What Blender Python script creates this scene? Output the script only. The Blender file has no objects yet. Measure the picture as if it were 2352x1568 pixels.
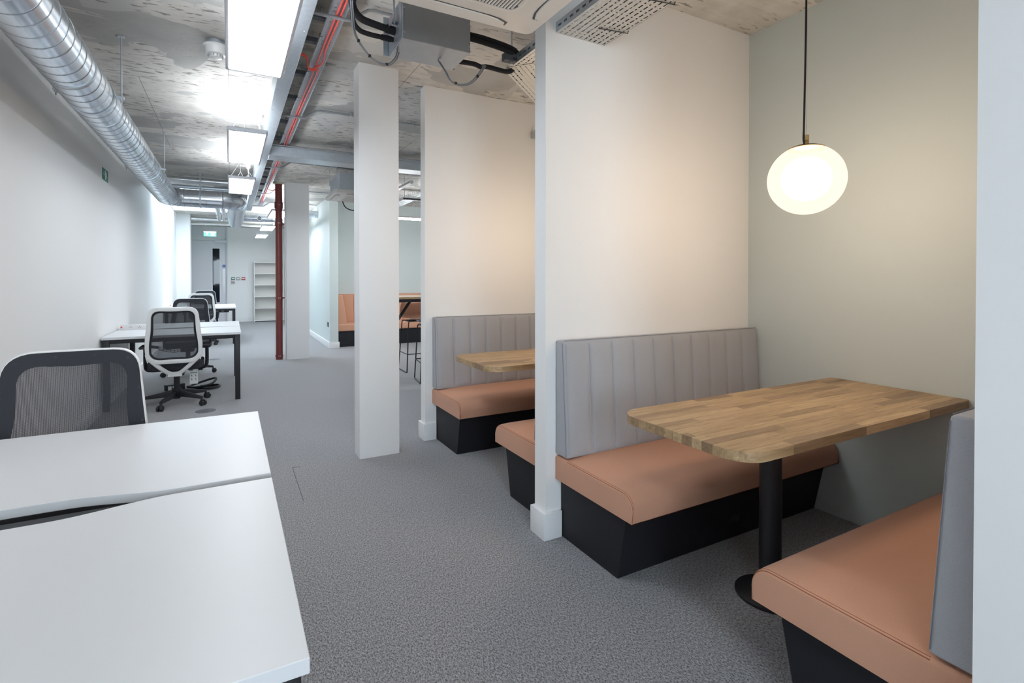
import bpy, bmesh, math, random
from mathutils import Vector, Matrix
R = math.radians
PI = math.pi
random.seed(7)
S = bpy.context.scene
COL = S.collection

# ------------------------------------------------------------------ camera
FPX, HOR = 1182.0, 640.0
YAW, PITCH = math.atan(648 / 1182.0), R(0.6)
H = 1.31
cd = bpy.data.cameras.new('camera')
cam = bpy.data.objects.new('camera', cd)
COL.objects.link(cam)
cam.location = (0, 0, H)
cam.rotation_euler = (R(90) - PITCH, 0, -YAW)
cd.sensor_fit = 'HORIZONTAL'
cd.sensor_width = 36
cd.lens = 36 * FPX / 2352
cd.shift_y = -(784 - (HOR + FPX * math.tan(PITCH))) / 2352
cd.clip_start = 0.02
S.camera = cam

# ------------------------------------------------------------------ world, exposure
w = bpy.data.worlds.new('daylight')
S.world = w
w.use_nodes = True
bg = w.node_tree.nodes['Background']
bg.inputs[0].default_value = (0.74, 0.88, 1.0, 1)
bg.inputs[1].default_value = 8.5
vs = S.view_settings
vs.view_transform = 'Standard'
vs.look = 'None'
vs.exposure = 0.86
vs.gamma = 1
vs.use_curve_mapping = False
cy = S.cycles
cy.max_bounces = 7
cy.diffuse_bounces = 4
cy.glossy_bounces = 3
cy.transmission_bounces = 2
cy.transparent_max_bounces = 8
cy.caustics_reflective = False
cy.caustics_refractive = False
cy.adaptive_threshold = 0.03
PANEL_DOWN, PANEL_UP, GLOBE, BULB = 10.0, 8.0, 0.72, 25.0

# ------------------------------------------------------------------ materials
MATS = {}
def nodes(name):
    m = bpy.data.materials.new(name)
    m.use_nodes = True
    return m, m.node_tree.nodes, m.node_tree.links, m.node_tree.nodes['Principled BSDF']

def mat(name, col, rough=0.5, metal=0.0, noise=0.0, nscale=20, bump=0.0, bscale=200, stretch=None,
        spec=0.5, coat=0.0, sheen=0.0):
    m, N, L, p = nodes(name)
    p.inputs['Base Color'].default_value = (*col, 1)
    p.inputs['Roughness'].default_value = rough
    p.inputs['Metallic'].default_value = metal
    p.inputs['Specular IOR Level'].default_value = spec
    p.inputs['Coat Weight'].default_value = coat
    p.inputs['Sheen Weight'].default_value = sheen
    if noise or bump:
        tc = N.new('ShaderNodeTexCoord')
        mp = N.new('ShaderNodeMapping')
        L.new(tc.outputs['Object'], mp.inputs[0])
        if stretch:
            mp.inputs['Scale'].default_value = stretch
    if noise:
        t = N.new('ShaderNodeTexNoise')
        t.inputs['Scale'].default_value = nscale
        t.inputs['Detail'].default_value = 2
        L.new(mp.outputs[0], t.inputs['Vector'])
        r = N.new('ShaderNodeMixRGB')
        r.inputs[1].default_value = (*[c * (1 - noise) for c in col], 1)
        r.inputs[2].default_value = (*[min(1, c * (1 + noise)) for c in col], 1)
        L.new(t.outputs[0], r.inputs[0])
        L.new(r.outputs[0], p.inputs['Base Color'])
    if bump:
        t2 = N.new('ShaderNodeTexNoise')
        t2.inputs['Scale'].default_value = bscale
        t2.inputs['Detail'].default_value = 0
        L.new(mp.outputs[0], t2.inputs['Vector'])
        b = N.new('ShaderNodeBump')
        b.inputs['Strength'].default_value = bump
        b.inputs['Distance'].default_value = 0.002
        L.new(t2.outputs[0], b.inputs['Height'])
        L.new(b.outputs[0], p.inputs['Normal'])
    MATS[name] = m
    return m

def emit(name, col, strength):
    m, N, L, p = nodes(name)
    N.remove(p)
    e = N.new('ShaderNodeEmission')
    e.inputs[0].default_value = (*col, 1)
    e.inputs[1].default_value = strength
    L.new(e.outputs[0], N['Material Output'].inputs[0])
    MATS[name] = m
    return m

mat('paint_white', (0.88, 0.88, 0.875), 0.6, spec=0.3)
mat('paint_sage', (0.60, 0.665, 0.655), 0.6, spec=0.3)
mat('paint_trim', (0.85, 0.855, 0.86), 0.35, spec=0.4)
mat('galv', (0.60, 0.65, 0.70), 0.38, 0.9, noise=0.12, nscale=30)
mat('galv_box', (0.42, 0.44, 0.46), 0.42, 0.9, noise=0.08, nscale=14)
mat('galv_tray', (0.52, 0.55, 0.60), 0.5, 0.6, noise=0.08, nscale=40)
mat('zinc_tray', (0.60, 0.60, 0.58), 0.5, 0.5, noise=0.06, nscale=40)
mat('duct_steel', (0.66, 0.71, 0.77), 0.24, 0.95, noise=0.10, nscale=25, stretch=(1, 1, 1))
mat('seam_steel', (0.46, 0.48, 0.50), 0.35, 0.9)
mat('dark_steel', (0.10, 0.11, 0.125), 0.5, 0.4)
mat('white_metal', (0.82, 0.82, 0.84), 0.4)
mat('white_plastic', (0.83, 0.83, 0.82), 0.35)
mat('cream_plastic', (0.80, 0.77, 0.72), 0.4)
mat('panel_frame', (0.68, 0.68, 0.72), 0.4, 0.2)
mat('desk_white', (0.72, 0.725, 0.735), 0.38)
mat('desk_edge', (0.80, 0.81, 0.825), 0.4)
mat('black_metal', (0.018, 0.018, 0.022), 0.42, 0.0, spec=0.45)
mat('black_plastic', (0.022, 0.023, 0.027), 0.5)
mat('black_foam', (0.014, 0.014, 0.017), 0.85, noise=0.2, nscale=60)
mat('black_laminate', (0.013, 0.013, 0.017), 0.5, spec=0.35)
mat('charcoal_fabric', (0.035, 0.037, 0.045), 0.9, bump=0.3, bscale=900)
mat('grey_fabric', (0.41, 0.415, 0.44), 0.9, noise=0.10, nscale=500, bump=0.35, bscale=900, sheen=0.2)
mat('terracotta_fabric', (0.60, 0.315, 0.205), 0.75, noise=0.09, nscale=420, bump=0.3, bscale=900, spec=0.35, sheen=0.15)
mat('stitch_grey', (0.20, 0.21, 0.25), 0.9)
mat('stitch_terracotta', (0.33, 0.12, 0.06), 0.9)
mat('red_cable', (0.78, 0.10, 0.08), 0.45)
mat('red_paint', (0.19, 0.036, 0.030), 0.42, noise=0.12, nscale=8)
mat('grey_conduit', (0.42, 0.44, 0.47), 0.4, 0.7)
mat('grey_cable', (0.22, 0.23, 0.25), 0.5)
mat('foil', (0.72, 0.73, 0.74), 0.35, 0.8, noise=0.15, nscale=12, bump=1.0, bscale=25)
mat('brass', (0.46, 0.33, 0.16), 0.35, 0.9)
mat('dark_brass', (0.20, 0.14, 0.075), 0.4, 0.8)
mat('sign_green', (0.02, 0.22, 0.13), 0.5)
mat('sign_white', (0.85, 0.88, 0.86), 0.5)
mat('blue_disc', (0.02, 0.12, 0.50), 0.4)
mat('brushed_steel', (0.60, 0.61, 0.62), 0.4, 0.8)
mat('call_green', (0.02, 0.20, 0.11), 0.4)
mat('call_red', (0.42, 0.02, 0.03), 0.4)
mat('call_grey', (0.38, 0.40, 0.42), 0.4)
mat('rocker_red', (0.85, 0.08, 0.03), 0.4)
mat('cord_black', (0.012, 0.012, 0.016), 0.6)
mat('blue_grey_plastic', (0.25, 0.29, 0.36), 0.5)
mat('floor_ring', (0.13, 0.135, 0.15), 0.6)
mat('socket_black', (0.02, 0.02, 0.022), 0.3)
mat('plaster', (0.62, 0.58, 0.45), 0.9)
mat('clear_tie', (0.6, 0.6, 0.58), 0.5)
emit('panel_light', (0.86, 0.925, 1.0), PANEL_DOWN)
emit('panel_uplight', (0.88, 0.94, 1.0), PANEL_UP)
emit('linear_light', (0.95, 0.98, 1.0), 42.0)
emit('exit_green', (0.22, 1.0, 0.72), 0.95)
emit('exit_white', (0.80, 1.0, 0.97), 1.25)
for k in ('exit_green', 'exit_white'): MATS[k].cycles.emission_sampling = 'NONE'

def globe_mat():
    # thin opal glass: glows itself and lets part of the bulb's light straight through
    m, N, L, p = nodes('opal_glass')
    N.remove(p)
    e = N.new('ShaderNodeEmission'); e.inputs[0].default_value = (1.0, 0.85, 0.72, 1); e.inputs[1].default_value = GLOBE
    g = N.new('ShaderNodeBsdfGlossy'); g.inputs['Roughness'].default_value = 0.06
    p = N.new('ShaderNodeMixShader'); p.inputs[0].default_value = 0.05
    L.new(e.outputs[0], p.inputs[1]); L.new(g.outputs[0], p.inputs[2])
    t = N.new('ShaderNodeBsdfTransparent')
    x = N.new('ShaderNodeMixShader'); x.inputs[0].default_value = 0.30
    L.new(p.outputs[0], x.inputs[1]); L.new(t.outputs[0], x.inputs[2])
    L.new(x.outputs[0], N['Material Output'].inputs[0])
    m.cycles.emission_sampling = 'NONE'
    MATS['opal_glass'] = m
globe_mat()

def glass_mat():
    m, N, L, p = nodes('dark_glass')
    p.inputs['Base Color'].default_value = (0.012, 0.015, 0.02, 1)
    p.inputs['Roughness'].default_value = 0.03
    p.inputs['Specular IOR Level'].default_value = 0.35
    MATS['dark_glass'] = m
    m, N, L, p = nodes('clear_glass')
    p.inputs['Roughness'].default_value = 0.0
    t = N.new('ShaderNodeBsdfTransparent')
    t.inputs[0].default_value = (0.97, 0.99, 1, 1)
    g = N.new('ShaderNodeBsdfGlossy')
    g.inputs['Roughness'].default_value = 0.02
    x = N.new('ShaderNodeMixShader')
    x.inputs[0].default_value = 0.05
    L.new(t.outputs[0], x.inputs[1]); L.new(g.outputs[0], x.inputs[2])
    L.new(x.outputs[0], N['Material Output'].inputs[0])
    N.remove(p)
    MATS['clear_glass'] = m
glass_mat()

def mesh_fabric():
    # open knitted mesh: real see-through holes in a fine grid
    m, N, L, p = nodes('chair_mesh')
    p.inputs['Base Color'].default_value = (0.030, 0.032, 0.040, 1)
    p.inputs['Roughness'].default_value = 0.7
    tc = N.new('ShaderNodeTexCoord')
    sep = N.new('ShaderNodeSeparateXYZ')
    L.new(tc.outputs['Object'], sep.inputs[0])
    outs = []
    for ax, pitch in (('X', 0.0030), ('Z', 0.0030)):
        a = N.new('ShaderNodeMath'); a.operation = 'MULTIPLY'; a.inputs[1].default_value = 1 / pitch
        f = N.new('ShaderNodeMath'); f.operation = 'FRACT'
        c = N.new('ShaderNodeMath'); c.operation = 'GREATER_THAN'; c.inputs[1].default_value = 0.53
        L.new(sep.outputs[ax], a.inputs[0]); L.new(a.outputs[0], f.inputs[0]); L.new(f.outputs[0], c.inputs[0])
        outs.append(c)
    mu = N.new('ShaderNodeMath'); mu.operation = 'MULTIPLY'
    L.new(outs[0].outputs[0], mu.inputs[0]); L.new(outs[1].outputs[0], mu.inputs[1])
    t = N.new('ShaderNodeBsdfTransparent')
    x = N.new('ShaderNodeMixShader')
    L.new(mu.outputs[0], x.inputs[0]); L.new(p.outputs[0], x.inputs[1]); L.new(t.outputs[0], x.inputs[2])
    L.new(x.outputs[0], N['Material Output'].inputs[0])
    MATS['chair_mesh'] = m
mesh_fabric()

def carpet():
    m, N, L, p = nodes('carpet')
    p.inputs['Roughness'].default_value = 0.95
    p.inputs['Specular IOR Level'].default_value = 0.1
    p.inputs['Sheen Weight'].default_value = 0.6
    p.inputs['Sheen Roughness'].default_value = 0.4
    tc = N.new('ShaderNodeTexCoord')
    mp = N.new('ShaderNodeMapping'); mp.inputs['Rotation'].default_value = (0, 0, R(35)); mp.inputs['Scale'].default_value = (1, 0.55, 1)
    L.new(tc.outputs['Object'], mp.inputs[0])
    n1 = N.new('ShaderNodeTexNoise'); n1.inputs['Scale'].default_value = 330; n1.inputs['Detail'].default_value = 1; n1.inputs['Roughness'].default_value = 0.8
    n2 = N.new('ShaderNodeTexNoise'); n2.inputs['Scale'].default_value = 45; n2.inputs['Detail'].default_value = 3
    L.new(mp.outputs[0], n1.inputs[0]); L.new(tc.outputs['Object'], n2.inputs[0])
    r = N.new('ShaderNodeValToRGB')
    r.color_ramp.elements[0].position = 0.38; r.color_ramp.elements[0].color = (0.085, 0.085, 0.093, 1)
    r.color_ramp.elements[1].position = 0.63; r.color_ramp.elements[1].color = (0.49, 0.487, 0.505, 1)
    n3 = N.new('ShaderNodeTexNoise'); n3.inputs['Scale'].default_value = 170; n3.inputs['Detail'].default_value = 2
    L.new(mp.outputs[0], n3.inputs[0])
    av = N.new('ShaderNodeMixRGB'); av.inputs[0].default_value = 0.5
    L.new(n1.outputs[0], av.inputs[1]); L.new(n3.outputs[0], av.inputs[2])
    L.new(av.outputs[0], r.inputs[0])
    mx = N.new('ShaderNodeMixRGB'); mx.blend_type = 'MULTIPLY'; mx.inputs[0].default_value = 0.22
    L.new(r.outputs[0], mx.inputs[1]); L.new(n2.outputs[0], mx.inputs[2])
    L.new(mx.outputs[0], p.inputs['Base Color'])
    b = N.new('ShaderNodeBump'); b.inputs['Strength'].default_value = 0.5; b.inputs['Distance'].default_value = 0.003
    L.new(n1.outputs[0], b.inputs['Height']); L.new(b.outputs[0], p.inputs['Normal'])
    MATS['carpet'] = m
carpet()

def concrete():
    m, N, L, p = nodes('concrete')
    p.inputs['Roughness'].default_value = 0.85
    tc = N.new('ShaderNodeTexCoord')
    def noise(scale, st, det=4, rot=0, rough=0.55, dist=0.0):
        mp = N.new('ShaderNodeMapping'); mp.inputs['Scale'].default_value = st; mp.inputs['Rotation'].default_value = (0, 0, rot)
        t = N.new('ShaderNodeTexNoise'); t.inputs['Scale'].default_value = scale; t.inputs['Detail'].default_value = det
        t.inputs['Roughness'].default_value = rough; t.inputs['Distortion'].default_value = dist
        L.new(tc.outputs['Object'], mp.inputs[0]); L.new(mp.outputs[0], t.inputs[0])
        return t
    def ramp(src, a, b, ca=(0, 0, 0, 1), cb=(1, 1, 1, 1)):
        r = N.new('ShaderNodeValToRGB')
        r.color_ramp.elements[0].position = a; r.color_ramp.elements[0].color = ca
        r.color_ramp.elements[1].position = b; r.color_ramp.elements[1].color = cb
        L.new(src, r.inputs[0]); return r
    def mix(f, a, b):
        x = N.new('ShaderNodeMixRGB')
        if f is None: x.inputs[0].default_value = 0.5
        else: L.new(f, x.inputs[0])
        for s, v in ((1, a), (2, b)):
            if isinstance(v, tuple): x.inputs[s].default_value = v
            else: L.new(v, x.inputs[s])
        return x
    base = ramp(noise(5, (1, 1, 1), 6).outputs[0], 0.3, 0.7, (0.60, 0.575, 0.53, 1), (0.74, 0.715, 0.67, 1))
    boards = ramp(noise(3.2, (0.25, 5, 1), 3).outputs[0], 0.35, 0.65, (0.90, 0.90, 0.90, 1), (1, 1, 1, 1))
    mb = N.new('ShaderNodeMixRGB'); mb.blend_type = 'MULTIPLY'; mb.inputs[0].default_value = 1
    L.new(base.outputs[0], mb.inputs[1]); L.new(boards.outputs[0], mb.inputs[2])
    patch = ramp(noise(0.9, (1, 1.25, 1), 5, 0.3, 0.5, 0.6).outputs[0], 0.555, 0.562)
    greyp = ramp(noise(3, (1, 1, 1), 3).outputs[0], 0.3, 0.7, (0.40, 0.395, 0.375, 1), (0.50, 0.49, 0.47, 1))
    c1 = mix(patch.outputs[0], mb.outputs[0], greyp.outputs[0])
    lp = ramp(noise(1.1, (1, 1, 1), 4, 1.3, 0.5, 0.8).outputs[0], 0.62, 0.626)
    c1b = mix(lp.outputs[0], c1.outputs[0], (0.56, 0.55, 0.53, 1))
    pits = ramp(noise(21, (0.5, 1.7, 1), 2, 0.10, 0.5).outputs[0], 0.60, 0.64)
    zone = ramp(noise(1.0, (1, 1, 1), 2).outputs[0], 0.36, 0.5)
    inv = N.new('ShaderNodeMath'); inv.operation = 'SUBTRACT'; inv.inputs[0].default_value = 1
    L.new(patch.outputs[0], inv.inputs[1])
    mu = N.new('ShaderNodeMath'); mu.operation = 'MULTIPLY'
    L.new(pits.outputs[0], mu.inputs[0]); L.new(zone.outputs[0], mu.inputs[1])
    mu2 = N.new('ShaderNodeMath'); mu2.operation = 'MULTIPLY'
    L.new(mu.outputs[0], mu2.inputs[0]); L.new(inv.outputs[0], mu2.inputs[1])
    mu3 = N.new('ShaderNodeMath'); mu3.operation = 'MULTIPLY'; mu3.inputs[1].default_value = 0.8
    L.new(mu2.outputs[0], mu3.inputs[0])
    c2 = mix(mu3.outputs[0], c1b.outputs[0], (0.20, 0.185, 0.165, 1))
    br = N.new('ShaderNodeTexBrick')
    br.inputs['Color1'].default_value = br.inputs['Color2'].default_value = (1, 1, 1, 1)
    br.inputs['Mortar'].default_value = (0, 0, 0, 1)
    br.inputs['Scale'].default_value = 1
    br.inputs['Mortar Size'].default_value = 0.0022
    br.inputs['Brick Width'].default_value = 1.22
    br.inputs['Row Height'].default_value = 2.44
    L.new(tc.outputs['Object'], br.inputs['Vector'])
    c3 = mix(br.outputs['Color'], (0.22, 0.20, 0.17, 1), c2.outputs[0])
    L.new(c3.outputs[0], p.inputs['Base Color'])
    b = N.new('ShaderNodeBump'); b.inputs['Strength'].default_value = 0.5; b.inputs['Distance'].default_value = 0.004
    L.new(pits.outputs[0], b.inputs['Height']); b.invert = True; L.new(b.outputs[0], p.inputs['Normal'])
    MATS['concrete'] = m
concrete()

def oak():
    m, N, L, p = nodes('oak')
    p.inputs['Roughness'].default_value = 0.42
    oi = N.new('ShaderNodeObjectInfo')
    tc = N.new('ShaderNodeTexCoord')
    off = N.new('ShaderNodeVectorMath'); off.operation = 'MULTIPLY_ADD'
    off.inputs[1].default_value = (1, 1, 1)
    sc = N.new('ShaderNodeVectorMath'); sc.operation = 'SCALE'; sc.inputs[0].default_value = (17, 31, 11)
    L.new(oi.outputs['Random'], sc.inputs['Scale'])
    L.new(tc.outputs['Object'], off.inputs[0]); L.new(sc.outputs[0], off.inputs[2])
    mp = N.new('ShaderNodeMapping'); mp.inputs['Scale'].default_value = (3, 34, 34)
    L.new(off.outputs[0], mp.inputs[0])
    t = N.new('ShaderNodeTexNoise'); t.inputs['Scale'].default_value = 1.6; t.inputs['Detail'].default_value = 8; t.inputs['Roughness'].default_value = 0.65; t.inputs['Distortion'].default_value = 0.8
    L.new(mp.outputs[0], t.inputs[0])
    g = N.new('ShaderNodeValToRGB')
    g.color_ramp.elements[0].position = 0.32; g.color_ramp.elements[0].color = (0.60, 0.55, 0.48, 1)
    g.color_ramp.elements[1].position = 0.66; g.color_ramp.elements[1].color = (1.06, 1.06, 1.06, 1)
    L.new(t.outputs[0], g.inputs[0])
    tone = N.new('ShaderNodeValToRGB')
    e = tone.color_ramp.elements
    e[0].position = 0.0; e[0].color = (0.30, 0.195, 0.11, 1)
    e[1].position = 1.0; e[1].color = (0.58, 0.41, 0.235, 1)
    for pos, c in ((0.16, (0.37, 0.245, 0.135, 1)), (0.26, (0.45, 0.305, 0.165, 1)), (0.7, (0.52, 0.355, 0.195, 1))):
        k = e.new(pos); k.color = c
    L.new(oi.outputs['Random'], tone.inputs[0])
    mx = N.new('ShaderNodeMixRGB'); mx.blend_type = 'MULTIPLY'; mx.inputs[0].default_value = 1
    L.new(tone.outputs[0], mx.inputs[1]); L.new(g.outputs[0], mx.inputs[2])
    L.new(mx.outputs[0], p.inputs['Base Color'])
    MATS['oak'] = m
oak()
mat('oak_core', (0.30, 0.18, 0.09), 0.6)
mat('oak_edge', (0.48, 0.32, 0.17), 0.5, noise=0.2, nscale=8, stretch=(1, 30, 30))

# ------------------------------------------------------------------ mesh helpers
class B:
    def __init__(s): s.bm = bmesh.new()
    def box(s, x0, x1, y0, y1, z0, z1):
        vs_ = [s.bm.verts.new(p) for p in ((x0, y0, z0), (x1, y0, z0), (x1, y1, z0), (x0, y1, z0), (x0, y0, z1), (x1, y0, z1), (x1, y1, z1), (x0, y1, z1))]
        for f in ((0, 3, 2, 1), (4, 5, 6, 7), (0, 1, 5, 4), (1, 2, 6, 5), (2, 3, 7, 6), (3, 0, 4, 7)):
            s.bm.faces.new([vs_[i] for i in f])
        return s
    def hexa(s, pts):  # 8 points, bottom ring then top ring
        vs_ = [s.bm.verts.new(p) for p in pts]
        for f in ((0, 3, 2, 1), (4, 5, 6, 7), (0, 1, 5, 4), (1, 2, 6, 5), (2, 3, 7, 6), (3, 0, 4, 7)):
            s.bm.faces.new([vs_[i] for i in f])
        return s
    def quad(s, *pts):
        s.bm.faces.new([s.bm.verts.new(p) for p in pts]); return s
    def prism(s, poly, z0, z1, axis='z'):
        def P(a, b, c):
            return {'z': (a, b, c), 'y': (a, c, b), 'x': (c, a, b)}[axis]
        lo = [s.bm.verts.new(P(a, b, z0)) for a, b in poly]
        hi = [s.bm.verts.new(P(a, b, z1)) for a, b in poly]
        n = len(poly)
        s.bm.faces.new(lo[::-1]); s.bm.faces.new(hi)
        for i in range(n):
            s.bm.faces.new([lo[i], lo[(i + 1) % n], hi[(i + 1) % n], hi[i]])
        return s
    def tube(s, pts, r, n=10, closed=False, flat=None, cap=True):
        """sweep; r number or list; flat = (up vector, scale along it)"""
        pts = [Vector(p) for p in pts]
        m = len(pts)
        rs = r if isinstance(r, (list, tuple)) else [r] * m
        tan = []
        for i in range(m):
            if closed: t = pts[(i + 1) % m] - pts[i - 1]
            elif i == 0: t = pts[1] - pts[0]
            elif i == m - 1: t = pts[-1] - pts[-2]
            else: t = (pts[i + 1] - pts[i]).normalized() + (pts[i] - pts[i - 1]).normalized()
            tan.append(t.normalized())
        up = Vector(flat[0]) if flat else (Vector((0, 0, 1)) if abs(tan[0].z) < 0.9 else Vector((1, 0, 0)))
        a = None
        rings = []
        for i in range(m):
            t = tan[i]
            if a is None or flat: a = (up - t * up.dot(t))
            else: a = a - t * a.dot(t)
            if a.length < 1e-6: a = t.orthogonal()
            a.normalize()
            b = t.cross(a)
            sc = flat[1] if flat else 1.0
            rings.append([s.bm.verts.new(pts[i] + a * (rs[i] * sc * math.cos(2 * PI * k / n)) + b * (rs[i] * math.sin(2 * PI * k / n))) for k in range(n)])
        for i in range(m if closed else m - 1):
            A, Bq = rings[i], rings[(i + 1) % m]
            for k in range(n):
                s.bm.faces.new([A[k], A[(k + 1) % n], Bq[(k + 1) % n], Bq[k]])
        if cap and not closed:
            s.bm.faces.new(rings[0][::-1]); s.bm.faces.new(rings[-1])
        return s
    def cyl(s, p0, p1, r, n=20, r1=None):
        return s.tube([p0, p1], [r, r if r1 is None else r1], n)
    def lathe(s, prof, c=(0, 0, 0), n=32, mtx=None):
        rings = []
        for (r, z) in prof:
            ring = []
            for k in range(n):
                v = Vector((r * math.cos(2 * PI * k / n), r * math.sin(2 * PI * k / n), z))
                if mtx: v = mtx @ v
                ring.append(s.bm.verts.new(v + Vector(c)))
            rings.append(ring)
        for A, Bq in zip(rings, rings[1:]):
            for k in range(n):
                s.bm.faces.new([A[k], A[(k + 1) % n], Bq[(k + 1) % n], Bq[k]])
        s.bm.faces.new(rings[0][::-1]); s.bm.faces.new(rings[-1])
        return s
    def obj(s, name, m, parent=None, bevel=0, seg=2, angle=35, smooth=True):
        bm = s.bm
        bmesh.ops.remove_doubles(bm, verts=bm.verts, dist=1e-6)
        if bevel:
            es = [e for e in bm.edges if len(e.link_faces) == 2 and e.calc_face_angle(0) > R(25)]
            bmesh.ops.bevel(bm, geom=es, offset=bevel, segments=seg, affect='EDGES', clamp_overlap=True, profile=0.6)
        bmesh.ops.recalc_face_normals(bm, faces=bm.faces)
        me = bpy.data.meshes.new(name)
        bm.to_mesh(me); bm.free()
        if smooth:
            me.polygons.foreach_set('use_smooth', [True] * len(me.polygons))
            me.set_sharp_from_angle(angle=R(angle))
        me.materials.append(MATS[m])
        o = bpy.data.objects.new(name, me)
        COL.objects.link(o)
        if parent is not None: o.parent = parent
        return o

def tag(o, label, cat, group=None, kind=None):
    if label: o['label'] = label
    if cat: o['category'] = cat
    if group: o['group'] = group
    if kind: o['kind'] = kind
    return o
def struct(o, label=None):
    o['kind'] = 'structure'
    if label: o['label'] = label
    return o
def thing(name, label, cat, loc=(0, 0, 0), rz=0, group=None):
    o = bpy.data.objects.new(name, None)
    o.empty_display_size = 0.1
    COL.objects.link(o)
    o.location = loc; o.rotation_euler = (0, 0, rz)
    return tag(o, label, cat, group)
def share(src, name, parent, loc=(0, 0, 0), rot=(0, 0, 0)):
    o = bpy.data.objects.new(name, src.data)
    COL.objects.link(o); o.parent = parent
    o.location = loc; o.rotation_euler = rot
    return o
def dup(root, loc, rz, label, group=None):
    def rec(o, par):
        c = o.copy(); COL.objects.link(c)
        if par is not None: c.parent = par
        for ch in list(o.children): rec(ch, c)
        return c
    r = rec(root, None)
    r.location = loc; r.rotation_euler = (0, 0, rz); r['label'] = label
    if group: r['group'] = group
    return r
def arc(c, r, a0, a1, n, plane='xy'):
    out = []
    for i in range(n + 1):
        a = a0 + (a1 - a0) * i / n
        u, v = r * math.cos(a), r * math.sin(a)
        out.append(tuple(Vector(c) + Vector({'xy': (u, v, 0), 'xz': (u, 0, v), 'yz': (0, u, v)}[plane])))
    return out
def spline(pts, n=8):
    P = [Vector(p) for p in pts]
    P = [P[0] * 2 - P[1]] + P + [P[-1] * 2 - P[-2]]
    out = []
    for i in range(1, len(P) - 2):
        for k in range(n):
            t = k / n
            a, b, c, d = P[i - 1], P[i], P[i + 1], P[i + 2]
            out.append(0.5 * ((2 * b) + (c - a) * t + (2 * a - 5 * b + 4 * c - d) * t * t + (3 * b - a - 3 * c + d) * t ** 3))
    out.append(P[-2])
    return out

# ================================================================== STRUCTURE
CEIL = 2.87
XL = -1.115          # left wall
XR = 2.93            # sage wall of the booths
YF = 17.75           # far wall
YB = -4.2            # wall behind the camera
XFAR = 6.2
floor = struct(B().box(-1.5, XFAR + .3, YB - .3, YF + .4, -0.1, 0).obj('floor', 'carpet'), 'grey flecked carpet floor')
sm = B()
sm.box(0.372, 0.376, 3.25, 3.85, 0, 0.0012); sm.box(0.376, 0.425, 3.846, 3.851, 0, 0.0012)
sm.obj('carpet_seam', 'dark_steel', floor)

# ceiling with the rooflight opening
SX0, SX1, SY0, SY1 = XL, 0.15, 10.25, 13.95
cb = B()
cb.box(-1.5, XFAR + .3, YB - .3, SY0, CEIL, CEIL + .2)
cb.box(-1.5, XFAR + .3, SY1, YF + .4, CEIL, CEIL + .2)
cb.box(SX1, XFAR + .3, SY0, SY1, CEIL, CEIL + .2)
cb.box(-1.5, SX0 - 0.02, SY0, SY1, CEIL, CEIL + .2)
ceiling = struct(cb.obj('ceiling', 'concrete'), 'bare cast concrete ceiling with grey patches and pits')
# rooflight: splayed reveal, frame and pane
zt = 3.10
wn = bpy.data.objects.new('window_1', None); COL.objects.link(wn); struct(wn, 'bright rooflight in the concrete ceiling beyond the duct')
rv = B()
rv.hexa([(-.476, SY0, zt), (SX1 - .003, SY0 + .03, CEIL + .003), (SX1 - .003, SY1 - .03, CEIL + .003), (-.476, SY1, zt), (-.476, SY0, zt + .04), (SX1 - .003, SY0 + .03, CEIL + .15), (SX1 - .003, SY1 - .03, CEIL + .15), (-.476, SY1, zt + .04)])
rv.box(SX0 + .002, SX1 - .02, SY0 + .002, SY0 + .03, CEIL + .002, zt + .04)
rv.box(SX0 + .002, SX1 - .02, SY1 - .03, SY1 - .002, CEIL + .002, zt + .04)
rv.box(SX0 + .001, SX0 + .02, SY0 + .03, SY1 - .03, CEIL + .002, zt + .04)
rv.obj('window_reveal', 'paint_white', wn)
B().box(SX0, -.476, SY0, SY1, zt + .01, zt + .02).obj('pane', 'clear_glass', wn)
fr = B()
for yy in (SY0 + .02, SY1 - .02): fr.box(SX0, -.476, yy - .02, yy + .02, zt - .01, zt + .01)
fr.obj('window_frame', 'white_metal', wn)

struct(B().box(XL - .2, XL, YB - .3, YF + .3, 0, CEIL + .3).obj('wall_left', 'paint_white'), 'long plain white wall beside the desks')
struct(B().box(XL, XL + .015, YB, 14.6, 0, 0.10).obj('baseboard_left', 'paint_trim', bevel=.003), 'white baseboard along the long white wall')
# nib by the door
struct(B().box(XL, -.835, 14.6, 15.0, 0, CEIL).obj('wall_nib', 'paint_white'), 'short white wall return before the exit door')
# far wall with door
struct(B().box(-.05, 1.9, YF, YF + .2, 0, CEIL).obj('wall_far', 'paint_white'), 'white end wall beside the exit door')
struct(B().box(-.05, 1.645, YF - .018, YF, 0, .13).obj('baseboard_far', 'paint_trim'), 'white baseboard of the end wall')
dr = bpy.data.objects.new('door_1', None); COL.objects.link(dr); struct(dr, 'pale grey exit door with narrow glazed panel')
DY = YF + .06
mat('door_paint', (0.74, 0.74, 0.78), 0.5)
lf = B()
DX0, DX1 = -1.03, -.085
GX0, GX1, GZ0, GZ1 = -.452, -.268, .60, 2.216
lf.box(DX0, GX0, DY, DY + .045, .01, 2.45); lf.box(GX1, DX1, DY, DY + .045, .01, 2.45)
lf.box(GX0, GX1, DY, DY + .045, .01, GZ0); lf.box(GX0, GX1, DY, DY + .045, GZ1, 2.45)
leaf = lf.obj('door_leaf', 'door_paint', dr)
B().box(GX0, GX1, DY + .015, DY + .03, GZ0, GZ1).obj('glass_pane', 'dark_glass', leaf)
gb = B()
for a, b_ in ((GX0 - .018, GX0), (GX1, GX1 + .018)): gb.box(a, b_, DY - .008, DY + .005, GZ0 - .018, GZ1 + .018)
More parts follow.
